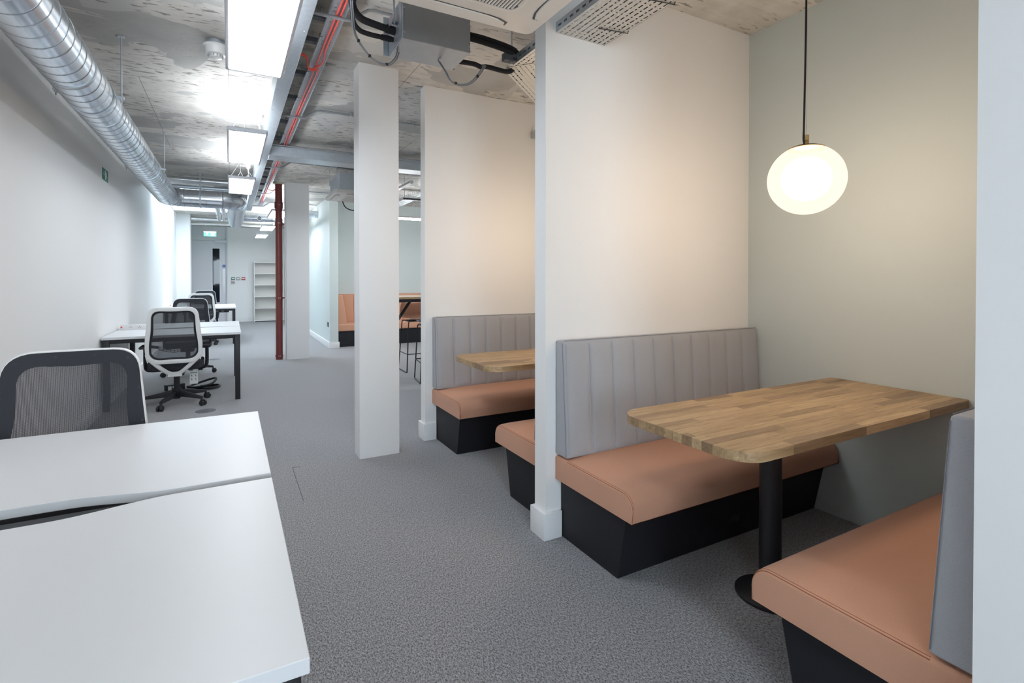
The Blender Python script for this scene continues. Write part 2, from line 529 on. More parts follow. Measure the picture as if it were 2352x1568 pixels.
for a, b_ in ((GZ0 - .018, GZ0), (GZ1, GZ1 + .018)): gb.box(GX0, GX1, DY - .008, DY + .005, a, b_)
gb.obj('glazing_bead', 'white_metal', leaf)
B().box(-.195, -.118, DY - .003, DY, .88, 1.60).obj('push_plate', 'brushed_steel', leaf)
B().box(DX0, DX1, DY, DY + .045, 2.456, CEIL).obj('over_panel', 'door_paint', dr)
B().box(-.395, -.09, DY - .07, DY, 2.385, 2.465).obj('door_closer', 'panel_frame', dr, bevel=.005)
df = B()
df.box(DX1, -.05, YF - .015, DY + .06, 0, CEIL); df.box(-1.115, DX0, YF - .015, DY + .06, 0, CEIL)
df.obj('door_frame', 'door_paint', dr)
B().box(DX0 - .1, DX1 + .1, DY + .06, DY + .2, 0, CEIL).obj('door_backing', 'dark_steel', dr)
bs = B().cyl((-.155, DY - .003, 1.69), (-.155, DY, 1.69), .045, 24).obj('fire_door_sign', 'blue_disc', leaf)
B().box(-.17, -.14, DY - .0035, DY - .003, 1.685, 1.695).obj('sign_print', 'sign_white', leaf)

# sage painted walls
struct(B().box(XR, XR + .2, YB, 4.095, 0, CEIL).obj('wall_right', 'paint_sage'), 'sage green wall behind the booths')
struct(B().box(1.645, 1.80, 10.13, YF, 0, CEIL).obj('wall_blue', 'paint_sage'), 'pale blue green wall ending beyond the second column')
bb = B()
bb.box(1.627, 1.645, 10.112, YF, 0, .115); bb.box(1.645, 1.818, 10.112, 10.13, 0, .115)
struct(bb.obj('baseboard_blue', 'paint_trim', bevel=.003), 'white baseboard around the pale blue wall')
struct(B().box(1.80, XFAR, 10.85, 11.05, 0, CEIL).obj('wall_banquette', 'paint_sage'), 'pale blue green wall behind the banquette')
struct(B().box(XFAR, XFAR + .2, 4.0, 11.05, 0, CEIL).obj('wall_side', 'paint_sage'), 'side wall of the breakout area')
struct(B().box(XR + .2, XFAR, 3.988, 4.095, 0, CEIL).obj('wall_breakout', 'paint_white'), 'white wall behind the booths')
# wall behind the camera; its unseen window opening is added to let daylight in
wb = B()
wb.box(XL, XR, YB - .2, YB, 0, .6); wb.box(XL, XR, YB - .2, YB, 2.6, CEIL); wb.box(.35, XR, YB - .2, YB, .6, 2.6)
for a, b_ in ((XL, XL + .15),): wb.box(a, b_, YB - .2, YB, .6, 2.6)
struct(wb.obj('wall_back', 'paint_white'), 'white wall behind the camera with an added window opening')

# booth partitions with baseboard wraps
PX0 = 1.385
PARTS = ((0.375, 0.483, 'near'), (2.177, 2.278, 'middle'), (3.988, 4.095, 'far'))
words = {'near': 'nearest white booth partition at the right edge', 'middle': 'white partition between the two booths', 'far': 'white partition closing the farther booth'}
for a, b_, nm in PARTS:
    struct(B().box(PX0, XR, a, b_, 0, CEIL).obj('wall_partition_' + nm, 'paint_white'), words[nm])
    k = B()
    k.prism([(PX0 - .018, a - .018), (1.474, a - .018), (1.474, a), (PX0, a), (PX0, b_), (1.474, b_), (1.474, b_ + .018), (PX0 - .018, b_ + .018)], 0, .135)
    struct(k.obj('baseboard_partition_' + nm, 'paint_trim', bevel=.0025), 'white baseboard wrapping the ' + words[nm])

# columns
struct(B().box(.820, 1.112, 3.79, 3.965, 0, CEIL).obj('column', 'paint_white', bevel=.002), 'slim white column nearest the camera')
struct(B().box(.802, 1.150, 9.05, 9.24, 0, CEIL).obj('column', 'paint_white', bevel=.002), 'white column behind the red riser pipe')

# ================================================================== BOOTHS
XS = 1.443   # outer end of seats
def bench_parts(root, mirror):
    """local: y=0 is the partition face, +y into the booth, x=XS..XR-.005"""
    X1 = XR - .006
    pl = B()
    pl.hexa([(1.478, .002, 0), (X1, .002, 0), (X1, .438, 0), (1.478, .438, 0), (1.478, .002, .30), (X1, .002, .30), (X1, .50, .30), (1.478, .50, .30)])
    p = pl.obj('plinth', 'black_laminate', root)
    # cushion with crowned top and soft edges
    bm = B()
    nx, ny = 26, 12
    L_, D_ = X1 - XS, .568
    def zt_(u, v):
        e = min(u, 1 - u) * L_; g = (1 - v) * D_
        c = .018 * (1 - math.exp(-min(e, g) / .09))
        rf, re_ = .062, .012
        if g < rf: c -= rf - math.sqrt(max(0, rf * rf - (rf - g) ** 2))
        if e < re_: c -= re_ - math.sqrt(max(0, re_ * re_ - (re_ - e) ** 2))
        return .412 + c
    ee = [0, .0006, .002, .0045, .008, .012, .03]
    us = sorted(set([x / L_ for x in ee] + [i / nx for i in range(1, nx)] + [1 - x / L_ for x in ee]))
    gg = [0, .0006, .002, .005, .009, .015, .022, .031, .041, .052, .062]
    vs2 = sorted(set([i / ny for i in range(0, ny - 1)] + [1 - x / D_ for x in gg]))
    V = [[bm.bm.verts.new((XS + u * L_, .004 + v * D_, zt_(u, v))) for u in us] for v in vs2]
    W = [[bm.bm.verts.new((XS + u * L_, .004 + v * D_ - (.006 if v == 1 else 0), .298)) for u in us] for v in vs2]
    for i in range(len(vs2) - 1):
        for j in range(len(us) - 1):
            bm.bm.faces.new([V[i][j], V[i][j + 1], V[i + 1][j + 1], V[i + 1][j]])
            bm.bm.faces.new([W[i][j], W[i + 1][j], W[i + 1][j + 1], W[i][j + 1]])
    for j in range(len(us) - 1):
        bm.bm.faces.new([V[0][j], W[0][j], W[0][j + 1], V[0][j + 1]])
        bm.bm.faces.new([V[-1][j + 1], W[-1][j + 1], W[-1][j], V[-1][j]])
    for i in range(len(vs2) - 1):
        bm.bm.faces.new([V[i + 1][0], W[i + 1][0], W[i][0], V[i][0]])
        bm.bm.faces.new([V[i][-1], W[i][-1], W[i + 1][-1], V[i + 1][-1]])
    seat = bm.obj('seat', 'terracotta_fabric', root, angle=50)
    st = B()
    vv = [.17 + .83 * k / 14 for k in range(12)] + [1 - x / D_ for x in (.062, .052, .041, .031, .022, .015, .009, .005, .002, .0006)]
    st.tube([(XS + .0035, .004 + v * D_, zt_(.0035 / L_, v) + .0002) for v in vv] + [(XS + .0035, .004 + D_, .34), (XS + .0035, .004 + D_ - .005, .300)], .0015, 5)
    st.tube([(XS + .0095, .004 + v * D_, zt_(.0095 / L_, v) + .0001) for v in vv], .0010, 5)
    st.obj('piping', 'stitch_terracotta', seat)
    # backrest: wedge body plus stitched channels
    bk = B()
    Z0, Z1 = .425, 1.00
    bk.hexa([(XS, .004, Z0), (X1, .004, Z0), (X1, .105, Z0), (XS, .105, Z0), (XS, .004, Z1), (X1, .004, Z1), (X1, .066, Z1), (XS, .066, Z1)])
    back = bk.obj('backrest', 'grey_fabric', root, bevel=.012, seg=3)
    n = 10
    proto = None
    wdt = (L_ - .02) / n
    for i in range(n):
        if proto is None:
            c = B()
            g = .0028
            hh = Z1 - Z0 - .026
            m_ = 14
            rows = []
            for z_ in (0, .012, .03, hh - .03, hh - .012, hh):
                fz = min(1, min(z_, hh - z_) / .03 + .0)
                row = []
                for q in range(m_ + 1):
                    t = q / m_
                    prof = .0105 * (1 - abs(2 * t - 1) ** 7.0) * (0.25 + .75 * math.sin(fz * PI / 2))
                    y_ = .105 - (.105 - .066) * (z_ + .013) / (Z1 - Z0) + prof
                    row.append(c.bm.verts.new((g + t * (wdt - 2 * g), y_, Z0 + .013 + z_)))
                rows.append(row)
            bot = [[c.bm.verts.new((v.co.x, v.co.y - .012 - (0.0), v.co.z)) for v in (r[0], r[-1])] for r in rows]
            for a in range(len(rows) - 1):
                for q in range(m_):
                    c.bm.faces.new([rows[a][q], rows[a][q + 1], rows[a + 1][q + 1], rows[a + 1][q]])
                c.bm.faces.new([rows[a][0], rows[a + 1][0], bot[a + 1][0], bot[a][0]])
                c.bm.faces.new([rows[a][-1], bot[a][1], bot[a + 1][1], rows[a + 1][-1]])
                c.bm.faces.new([bot[a][0], bot[a + 1][0], bot[a + 1][1], bot[a][1]])
            c.bm.faces.new([bot[0][0], bot[0][1]] + rows[0][::-1])
            c.bm.faces.new([bot[-1][1], bot[-1][0]] + rows[-1])
            proto = c.obj('channel', 'grey_fabric', back, angle=60)
            proto.location = (XS + .01, 0, 0)
        else:
            share(proto, 'channel', back, (XS + .01 + i * wdt, 0, 0))
    bs_ = B()
    bs_.tube([(XS - .0005, .100, Z0 + .012), (XS - .0005, .064, Z1 - .013)], .0014, 5)
    bs_.tube([(XS + .012, .064, Z1 + .0002), (X1 - .01, .064, Z1 + .0002)], .0014, 5)
    bs_.obj('stitching', 'stitch_grey', back)
    return root

BG = 'upholstered booth benches'
labs = ['bench at right with terracotta seat against the nearest partition', 'bench with full grey channelled backrest facing the front booth table',
        'bench behind the middle partition with only its terracotta seat end showing', 'bench with grey backrest in the farther booth']
b0 = thing('booth_bench', labs[0], 'bench', (0, .483, 0), 0, BG)
bench_parts(b0, False)
def flip_bench(y, lab):
    r = dup(b0, (0, y, 0), 0, lab, BG)
    r.scale = (1, -1, 1)
    return r
b1 = flip_bench(2.177, labs[1])
b2 = dup(b0, (0, 2.278, 0), 0, labs[2], BG)
b3 = flip_bench(3.988, labs[3])
# black socket on the plinth under the front booth bench
sk = B()
sk.hexa([(2.10, .447, .09), (2.25, .447, .09), (2.25, .459, .09), (2.10, .455, .09), (2.10, .462, .19), (2.25, .462, .19), (2.25, .474, .19), (2.10, .474, .19)])
sk.obj('socket_plate', 'socket_black', b1, bevel=.002)

def clip(poly, a, b, c):   # keep a*x+b*y<=c
    out = []
    for i in range(len(poly)):
        p, q = poly[i], poly[(i + 1) % len(poly)]
        dp, dq = a * p[0] + b * p[1] - c, a * q[0] + b * q[1] - c
        if dp <= 0: out.append(p)
        if (dp < 0 < dq) or (dq < 0 < dp):
            t = dp / (dp - dq)
            out.append((p[0] + t * (q[0] - p[0]), p[1] + t * (q[1] - p[1])))
    return out
def table_outline(x0, x1, y0, y1, r, rs=.02):
    o = []
    for cx, cy, a0, rr in ((x1 - rs, y1 - rs, 0, rs), (x0 + r, y1 - r, 90, r), (x0 + r, y0 + r, 180, r), (x1 - rs, y0 + rs, 270, rs)):
        k = 10 if rr > .05 else 3
        for i in range(k + 1):
            a = R(a0 + 90 * i / k)
            o.append((cx + rr * math.cos(a), cy + rr * math.sin(a)))
    return o
def booth_table(cy, label):
    t = thing('booth_table', label, 'table', (0, cy, 0), 0, 'oak booth tables')
    x0, x1, hw, zt_, th = 1.392, XR - .004, .305, .764, .034
    out = table_outline(x0, x1, -hw, hw, .105)
    core = table_outline(x0 + .004, x1 - .004, -hw + .004, hw - .004, .102)
    top = B().prism(core, zt_ - th + .003, zt_ - .003).obj('tabletop', 'oak_core', t)
    rnd = random.Random(5)
    rows = 14
    rw = 2 * hw / rows
    for i in range(rows):
        a, b_ = -hw + i * rw, -hw + (i + 1) * rw
        x = x0 - rnd.uniform(0, .3)
        while x < x1:
            ln = rnd.uniform(.20, .50)
            P = clip(out, 0, -1, -(a + .0002)); P = clip(P, 0, 1, b_ - .0002)
            P = clip(P, -1, 0, -(x + .0002)); P = clip(P, 1, 0, x + ln - .0002)
            Q = []
            for pt in P:
                if not Q or (pt[0] - Q[-1][0]) ** 2 + (pt[1] - Q[-1][1]) ** 2 > 1e-7: Q.append(pt)
            if len(Q) > 2 and (Q[0][0] - Q[-1][0]) ** 2 + (Q[0][1] - Q[-1][1]) ** 2 < 1e-7: Q.pop()
            if len(Q) >= 3:
                B().prism(Q, zt_ - th, zt_).obj('stave', 'oak', top, bevel=.0009, seg=1)
            x += ln
    B().cyl((1.957, .005, .012), (1.957, .005, zt_ - th - .008), .043, 32).obj('column', 'black_metal', t)
    B().box(1.86, 2.10, -.09, .10, zt_ - th - .008, zt_ - th).obj('top_plate', 'black_metal', t)
    B().lathe([(.130, 0), (.134, .003), (.134, .011), (.126, .016), (.05, .018)], (1.957, .005, 0), 48).obj('base', 'black_metal', t)
    return t
booth_table(1.340, 'oak booth table in the front booth on a black pedestal')
booth_table(3.133, 'oak booth table in the farther booth half hidden by the partition')

def pendant(x, y, label):
    t = thing('pendant_lamp', label, 'lamp', (x, y, 1.735), 0, 'opal globe pendants')
    r = .151
    prof = [(max(.001, r * math.cos(a)), r * .985 * math.sin(a)) for a in [R(-90 + 180 * i / 40) for i in range(36)]]
    B().lathe(prof, n=48).obj('globe', 'opal_glass', t, angle=80)
    cap = [(r * 1.012 * math.cos(R(a)), r * .985 * 1.02 * math.sin(R(a))) for a in (62, 66, 72, 78, 84, 88)]
    B().lathe([(r * math.cos(R(62)) - .004, r * .985 * math.sin(R(62)) - .004)] + cap, n=40).obj('cap', 'dark_brass', t, angle=60)
    B().lathe([(.0105, .145), (.0105, .165), (.0098, .166), (.0105, .167), (.0105, .190), (.009, .1915)], n=24).obj('stem', 'brass', t)
    B().tube(spline([(0.004, 0, .146), (-.012, .004, .165), (-.010, .004, .25), (-.008, 0, .6), (-.002, 0, CEIL - 1.735 - .02)], 6), .0040, 8).obj('cord', 'cord_black', t)
    B().tube([(0, 0, .19), (.003, 0, .3), (0, 0, CEIL - 1.735 - .02)], .0008, 5).obj('steel_wire', 'brushed_steel', t)
    ld = bpy.data.lights.new('bulb', 'POINT'); ld.energy = BULB; ld.color = (1.0, 0.76, 0.54); ld.shadow_soft_size = .132
    lo = bpy.data.objects.new('bulb', ld); COL.objects.link(lo); lo.parent = t; lo.location = (0, 0, -.01)
    B().cyl((0, 0, CEIL - 1.735 - .03), (0, 0, CEIL - 1.735), .05, 24).obj('ceiling_rose', 'black_metal', t)
    return t
pendant(2.172, 1.335, 'lit opal globe pendant hanging over the front booth table')
pendant(2.172, 3.133, 'lit opal globe pendant over the table of the farther booth')

# ================================================================== DESKS
def desk_top(y0, y1, notch_side):
    x0, x1 = -1.10, .104
    pts = []
    def notch(x):
        a, b_ = -.86, -.13
        if x < a or x > b_: return 0
        return .048 * (0.5 - 0.5 * math.cos(min(1, min(x - a, b_ - x) / .26) * PI))
    xs = [x0] + [x0 + (x1 - x0) * i / 48 for i in range(1, 48)] + [x1]
    if notch_side > 0:
        pts = [(x0, y0), (x1, y0)] + [(x, y1 - notch(x)) for x in xs[::-1]]
    else:
        pts = [(x, y0 + notch(x)) for x in xs] + [(x1, y1), (x0, y1)]
    return pts
def desk(y0, label):
    t = thing('bench_desk', label, 'desk', (0, y0, 0), 0, 'white bench desks')
    Zt, th, dp, gap = .735, .025, .81, .040
    for pts in (desk_top(0, dp, 1), desk_top(dp + gap, 2 * dp + gap, -1)):
        B().prism(pts, Zt - th, Zt).obj('desktop', 'desk_white', t, bevel=.0012, seg=1)
    D = 2 * dp + gap
    ys = (.03, dp - .05, dp + gap + .0, D - .08)
    for x in (-1.095, .045):
        for y in (.03, D - .08):
            B().box(x, x + .05, y, y + .05, 0, Zt - th - .002).obj('leg', 'black_metal', t, bevel=.002)
        B().box(x + .003, x + .047, .08, D - .08, Zt - th - .045, Zt - th - .002).obj('end_rail', 'black_metal', t, bevel=.002)
        for y in (.13, D - .13):
            s_ = 1 if y < 1 else -1
            br = B(); 
            br.prism([(y - s_ * .05, Zt - th - .045), (y + s_ * .02, Zt - th - .045), (y - s_ * .05, Zt - th - .09)], x + .01, x + .04, 'x')
            br.obj('gusset', 'black_metal', t)
    for y in (.035, D - .075):
        B().box(-1.045, .045, y, y + .04, Zt - th - .042, Zt - th - .002).obj('side_rail', 'black_metal', t, bevel=.002)
    B().box(-1.045, .045, dp - .02, dp + gap + .02, Zt - th - .042, Zt - th - .002).obj('centre_rail', 'black_metal', t)
    ct = B()
    ct.box(-.85, -.02, dp - .12, dp + .16, .60, .603); ct.box(-.85, -.02, dp - .12, dp - .117, .60, .66); ct.box(-.85, -.02, dp + .157, dp + .16, .60, .66)
    for xx in (-.8, -.08): ct.box(xx, xx + .02, dp - .11, dp + .15, .66, Zt - th - .04); 
    ct.obj('cable_tray', 'black_metal', t)
    sr = B().box(-.40, -.06, dp - .135, dp - .12, .605, .665).obj('socket_rail', 'black_plastic', t)
    for k in range(3): B().box(-.36 + k * .1, -.31 + k * .1, dp - .1365, dp - .135, .625, .65).obj('socket', 'white_plastic', sr)
    return t
desk(.828, 'white bench desk filling the lower left corner')
desk(6.30, 'white bench desk in the middle with a power strip')
desk(11.77, 'white bench desk farthest from the camera')

# ================================================================== OFFICE CHAIRS
def yb(x, z): return -.275 - (z - .45) * .12 + .045 * (x / .25) ** 2
def rounded(corners, r, n=7):
    out = []
    m = len(corners)
    for i in range(m):
        p0, p, p1 = Vector(corners[i - 1]), Vector(corners[i]), Vector(corners[(i + 1) % m])
        a, b_ = (p0 - p).normalized(), (p1 - p).normalized()
        rr = r[i] if isinstance(r, (list, tuple)) else r
        q0, q1 = p + a * rr, p + b_ * rr
        for k in range(n + 1):
            t = k / n
            out.append((q0 * (1 - t) ** 2 + p * 2 * t * (1 - t) + q1 * t * t))
    return out
def densify(P, step):
    out = []
    for i in range(len(P)):
        a, b_ = P[i], P[(i + 1) % len(P)]
        k = max(1, int((b_ - a).length / step))
        for j in range(k): out.append(a + (b_ - a) * (j / k))
    return out
def ring_strip(b, outer, inner, dy0, dy1):
    n = len(outer)
    A = [b.bm.verts.new((p.x, yb(p.x, p.y) + dy0, p.y)) for p in outer]
    C = [b.bm.verts.new((p.x, yb(p.x, p.y) + dy0, p.y)) for p in inner]
    A2 = [b.bm.verts.new((p.x, yb(p.x, p.y) + dy1, p.y)) for p in outer]
    C2 = [b.bm.verts.new((p.x, yb(p.x, p.y) + dy1, p.y)) for p in inner]
    for i in range(n):
        j = (i + 1) % n
        b.bm.faces.new([A[i], A[j], C[j], C[i]])
        b.bm.faces.new([A2[i], C2[i], C2[j], A2[j]])
        b.bm.faces.new([A[i], A2[i], A2[j], A[j]])
        b.bm.faces.new([C[i], C[j], C2[j], C2[i]])
def office_chair(label, loc, rz):
    t = thing('office_chair', label, 'chair', loc, rz, 'mesh back office chairs')
    cs = [(-.222, .465), (.222, .465), (.252, .60), (.205, 1.03), (-.205, 1.03), (-.252, .60)]
    rad = [.10, .10, .12, .085, .085, .12]
    O = densify(rounded(cs, rad), .03)
    def shrink(P, d):
        c = Vector((0, .75))
        return [c + (p - c) * (1 - d / max(.05, (p - c).length)) for p in P]
    f = B()
    ring_strip(f, O, shrink(O, .042), -.022, .004)
    fo = f.obj('back_frame', 'white_plastic', t, bevel=.007, seg=2, angle=45)
    v = B()
    Pv = spline([(-.222, yb(.22, .53) - .012, .53), (-.12, -.255, .425), (-.05, -.215, .362), (0, -.20, .350), (.05, -.215, .362), (.12, -.255, .425), (.222, yb(.22, .53) - .012, .53)], 6)
    v.tube(Pv, .021, 10, flat=((0, 1, 0), .62))
    v.box(-.06, .06, -.23, -.12, .325, .352)
    v.obj('yoke', 'white_plastic', t, angle=50)
    tr = B()
    ring_strip(tr, shrink(O, .006), shrink(O, .062), .0045, .009)
    tro = tr.obj('edge_trim', 'charcoal_fabric', t, angle=60)
    sc = B()
    for (a_, z_) in [(-.17, .99), (-.06, 1.006), (.06, 1.006), (.17, .99), (-.21, .87), (.21, .87), (-.222, .74), (.222, .74)]:
        sc.cyl((a_, yb(a_, z_) + .009, z_), (a_, yb(a_, z_) + .0105, z_), .005, 10)
    sc.obj('fixing', 'black_plastic', tro)
    # mesh panel
    I = shrink(O, .055)
    mb = B()
    zs = [min(p.y for p in I) + (max(p.y for p in I) - min(p.y for p in I)) * i / 16 for i in range(17)]
    def halfw(z_):
        best = 0
        for i in range(len(I)):
            a, b_ = I[i], I[(i + 1) % len(I)]
            if (a.y - z_) * (b_.y - z_) <= 0 and abs(a.y - b_.y) > 1e-9:
                s_ = (z_ - a.y) / (b_.y - a.y); best = max(best, abs(a.x + (b_.x - a.x) * s_))
        return best
    zs[0] += .001; zs[-1] -= .001
    rows = []
    for z_ in zs:
        hw = halfw(z_)
        rows.append([mb.bm.verts.new((hw * (2 * j / 12 - 1), yb(hw * (2 * j / 12 - 1), z_) + .003, z_)) for j in range(13)])
    for a in range(16):
        for j in range(12): mb.bm.faces.new([rows[a][j], rows[a][j + 1], rows[a + 1][j + 1], rows[a + 1][j]])
    mb.obj('mesh_panel', 'chair_mesh', t, angle=90)
    # lumbar grid
    lu = B()
    for i in range(9):
        x = -.12 + .03 * i
        zl, zh = .57 + .030 * abs(x) / .12, .645 - .012 * abs(x) / .12
        lu.tube([(x, yb(x, zl) + .02, zl), (x, yb(x, zh) + .02, zh)], .0022, 5)
    for k in range(5):
        lu.tube([(-.13 + .26 * i / 6, yb(-.13 + .26 * i / 6, .6) + .02, .572 + .018 * k + .03 * abs(-.13 + .26 * i / 6) / .12 * (1 - k / 4)) for i in range(7)], .0022, 5)
    lu.tube([(-.215, yb(.215, .64) + .012, .645), (-.13, yb(.13, .63) + .02, .63)], .012, 6, flat=((0, 0, 1), 1.2))
    lu.tube([(.215, yb(.215, .64) + .012, .645), (.13, yb(.13, .63) + .02, .63)], .012, 6, flat=((0, 0, 1), 1.2))
    lu.obj('lumbar_support', 'black_plastic', t)
    # seat
    se = B(); se.prism([(p.x, p.y) for p in densify(rounded([(-.235, -.21), (.235, -.21), (.25, .12), (.21, .25), (-.21, .25), (-.25, .12)], .07, 5), .06)], .395, .455)
    se.obj('seat', 'charcoal_fabric', t, bevel=.018, seg=3, angle=60)
    sp = B(); sp.prism([(-.2, -.18), (.2, -.18), (.2, .2), (-.2, .2)], .375, .397); sp.obj('seat_pan', 'black_plastic', t, bevel=.006)
    B().box(-.075, .075, -.14, .12, .315, .377).obj('tilt_mechanism', 'black_plastic', t, bevel=.012)
    for s_ in (-1, 1):
        ar = B()
        ar.tube(spline([(s_ * .15, .02, .372), (s_ * .23, .02, .366), (s_ * .262, .02, .38), (s_ * .272, .02, .43), (s_ * .272, .02, .60)], 5), .017, 8, flat=((0, 1, 0), 1.4))
        a = ar.obj('armrest', 'black_plastic', t, angle=60)
        B().box(s_ * .272 - .04, s_ * .272 + .04, -.11, .13, .60, .625).obj('arm_pad', 'black_plastic', a, bevel=.010)
    ga = B(); ga.cyl((0, 0, .16), (0, 0, .315), .028, 20); ga.cyl((0, 0, .06), (0, 0, .17), .032, 20); ga.cyl((0, 0, .28), (0, 0, .32), .022, 16)
    ga.obj('gas_column', 'black_plastic', t)
    hub = B().cyl((0, 0, .085), (0, 0, .165), .045, 20).obj('base_hub', 'black_plastic', t)
    leg0 = cas0 = None
    for i in range(5):
        a = R(32 + 72 * i)
        if leg0 is None:
            l = B(); l.hexa([(.03, -.026, .085), (.305, -.015, .070), (.305, .015, .070), (.03, .026, .085), (.03, -.022, .150), (.305, -.012, .096), (.305, .012, .096), (.03, .022, .150)])
            leg0 = l.obj('base_leg', 'black_plastic', t, bevel=.006); leg0.rotation_euler = (0, 0, a)
            c = B()
            for s_ in (-1, 1): c.cyl((.315, s_ * .006, .028), (.315, s_ * .027, .028), .028, 18)
            c.cyl((.300, 0, .03), (.300, 0, .078), .011, 10); c.cyl((.315, -.01, .028), (.315, .01, .028), .012, 10)
            c.box(.290, .335, -.012, .012, .045, .062)
            cas0 = c.obj('caster', 'black_plastic', t, bevel=.003, seg=1); cas0.rotation_euler = (0, 0, a)
        else:
            share(leg0, 'base_leg', t, rot=(0, 0, a)); share(cas0, 'caster', t, rot=(0, 0, a))
    return t
CG = 'mesh back office chairs'
cB = office_chair('white framed mesh chair seen from behind with a paper swing tag', (-.492, 6.40, 0), 0)
dup(cB, (-.535, 2.27, 0), PI, 'mesh chair with black edge behind the foreground desk', CG)
dup(cB, (-.51, 8.36, 0), PI - .05, 'mesh chair at the far side of the middle desk, dark rim towards the camera', CG)
dup(cB, (-.50, 11.92, 0), .04, 'white framed mesh chair at the near side of the farthest desk', CG)
dup(cB, (-.52, 14.05, 0), PI, 'mesh chair at the far side of the farthest desk, nearest the exit door', CG)
# swing tag hanging from the chair
tg = thing('swing_tag', 'white paper swing tag with printed pictograms hanging from the chair', 'tag', (-.335, 6.30, 0), R(-6))
B().box(-.037, .037, -.0008, .0008, .215, .355).obj('card', 'sign_white', tg)
pr_ = B(); pr_.box(-.031, .031, -.0013, -.0008, .325, .335)
for px_ in (-.018, .018):
    for pz in (.30, .262):
        pr_.box(px_ - .006, px_ + .004, -.0013, -.0008, pz - .002, pz + .010); pr_.box(px_ - .008, px_ + .008, -.0013, -.0008, pz - .006, pz - .004)
        pr_.box(px_ - .010, px_ + .010, -.0013, -.0008, pz - .014, pz - .0125)
pr_.obj('print', 'grey_cable', tg)
B().tube([(0, 0, .352), (.004, .01, .385)], .001, 5).obj('string', 'white_plastic', tg)

def power_strip(x, y, label):
    t = thing('power_strip', label, 'power strip', (x, y, .735), 0, 'desk power strips')
    b_ = B(); b_.prism([(-.0, 0), (.055, 0), (.055, .03), (.02, .055), (0, .055)], 0, .27, 'x')
    body = b_.obj('housing', 'white_plastic', t, bevel=.004)
    body.location = (-.135, 0, 0)
    B().box(-.13, -.115, -.004, .0, .018, .034).obj('switch', 'rocker_red', t)
    for k in range(2):
        h = B(); xx = -.04 + .085 * k
        for dx, dz in ((0, .030), (-.012, .018), (.012, .018)): h.box(xx + dx - .003, xx + dx + .003, -.002, .0, dz - .003, dz + .003)
        h.obj('socket', 'black_plastic', t)
    return t
power_strip(-.955, 7.22, 'white power strip with red switch on the middle desk')
power_strip(-.955, 12.70, 'white power strip on the farthest desk')

# power block and cables on the floor below the middle desk
pb = thing('power_block', 'black power block with white labels under the middle desk', 'power block', (-.60, 7.2, 0), R(20))
B().box(-.07, .12, -.05, .05, 0, .075).obj('housing', 'black_plastic', pb, bevel=.006)
for k in range(2): B().box(-.055 + .045 * k, -.02 + .045 * k, -.0515, -.05, .015, .06).obj('label_sticker', 'sign_white', pb)
tag(B().tube(spline([(-.45, 7.25, .02), (-.35, 7.1, .03), (-.2, 7.15, .05), (-.16, 7.3, .09), (-.3, 7.35, .05), (-.42, 7.25, .02), (-.25, 7.05, .015), (-.13, 7.08, .02), (-.14, 7.22, .02), (-.32, 7.25, .014)], 8), .013, 8).obj('power_cable', 'cord_black'),
    'coiled black power cable on the carpet below the middle desk', 'cable')
for x, y, lab in ((-.218, 5.925, 'round floor grommet in front of the middle desk'), (-.20, 7.28, 'round floor grommet under the middle desk by the cable'), (-.23, 9.66, 'round floor grommet behind the middle desk')):
    g = thing('floor_grommet', lab, 'floor grommet', (x, y, 0), 0, 'round floor grommets')
    B().lathe([(.090, 0), (.090, .002), (.084, .003), (.001, .003)], n=36).obj('lid', 'floor_ring', g)
    B().box(-.045, .03, -.035, -.022, .003, .0045).obj('flap', 'dark_steel', g)

# ================================================================== DUCTWORK
def spiral(b, p0, p1, r, pitch=.115, rr=.0024):
    """helical lock seam around a straight duct"""
    p0, p1 = Vector(p0), Vector(p1)
    d = (p1 - p0); L_ = d.length; d.normalize()
    a = d.orthogonal().normalized(); c = d.cross(a)
    n = int(L_ / pitch * 28)
    b.tube([p0 + d * (L_ * i / n) + (a * math.cos(2 * PI * L_ * i / n / pitch) + c * math.sin(2 * PI * L_ * i / n / pitch)) * (r + .0005) for i in range(n + 1)], rr, 5)
def duct(root, p0, p1, r, pitch=.115, n=40):
    o = B().cyl(p0, p1, r, n).obj('duct_section', 'duct_steel', root)
    if pitch:
        s_ = B(); spiral(s_, p0, p1, r, pitch); s_.obj('lock_seam', 'seam_steel', o)
    return o
def elbow(root, c, rad, r, a0, a1, seg=4):
    """segmented elbow in the xy plane"""
    pts = arc(c, rad, a0, a1, seg * 2)
    o = B().tube(pts, r, 36).obj('elbow', 'duct_steel', root, angle=50)
    s_ = B()
    for i in range(0, len(pts), 2):
        a = a0 + (a1 - a0) * i / (len(pts) - 1)
        t = Vector((-math.sin(a), math.cos(a), 0))
        s_.tube([Vector(pts[i]) - t * .004, Vector(pts[i]) + t * .004], r + .003, 36)
    s_.obj('joint_ring', 'seam_steel', o)
    return o
DZ, DR, DXc = 2.475, .127, -.77
du = thing('spiral_duct', 'large galvanised spiral duct running along the left wall and turning right', 'duct', (DXc, 4, DZ))
du_inv = Vector((DXc, 4, DZ))
def rel(p): return tuple(Vector(p) - du_inv)
YX = 8.78
EL = .20
duct(du, rel((DXc, 1.2, DZ)), rel((DXc, YX - EL, DZ)), DR)
elbow(du, rel((DXc + EL, YX - EL, DZ)), EL, DR, PI, PI / 2)
duct(du, rel((DXc + EL, YX, DZ)), rel((.11 - EL, YX, DZ)), DR, .19)
elbow(du, rel((.11 - EL, YX + EL, DZ)), EL, DR, -PI / 2, 0)
duct(du, rel((.11, YX + EL, DZ)), rel((.11, 11.9, DZ)), DR, .13)
B().cyl(rel((.11, 11.9, DZ)), rel((.11, 12.05, DZ)), DR + .002, 36).obj('end_cap', 'duct_steel', du)
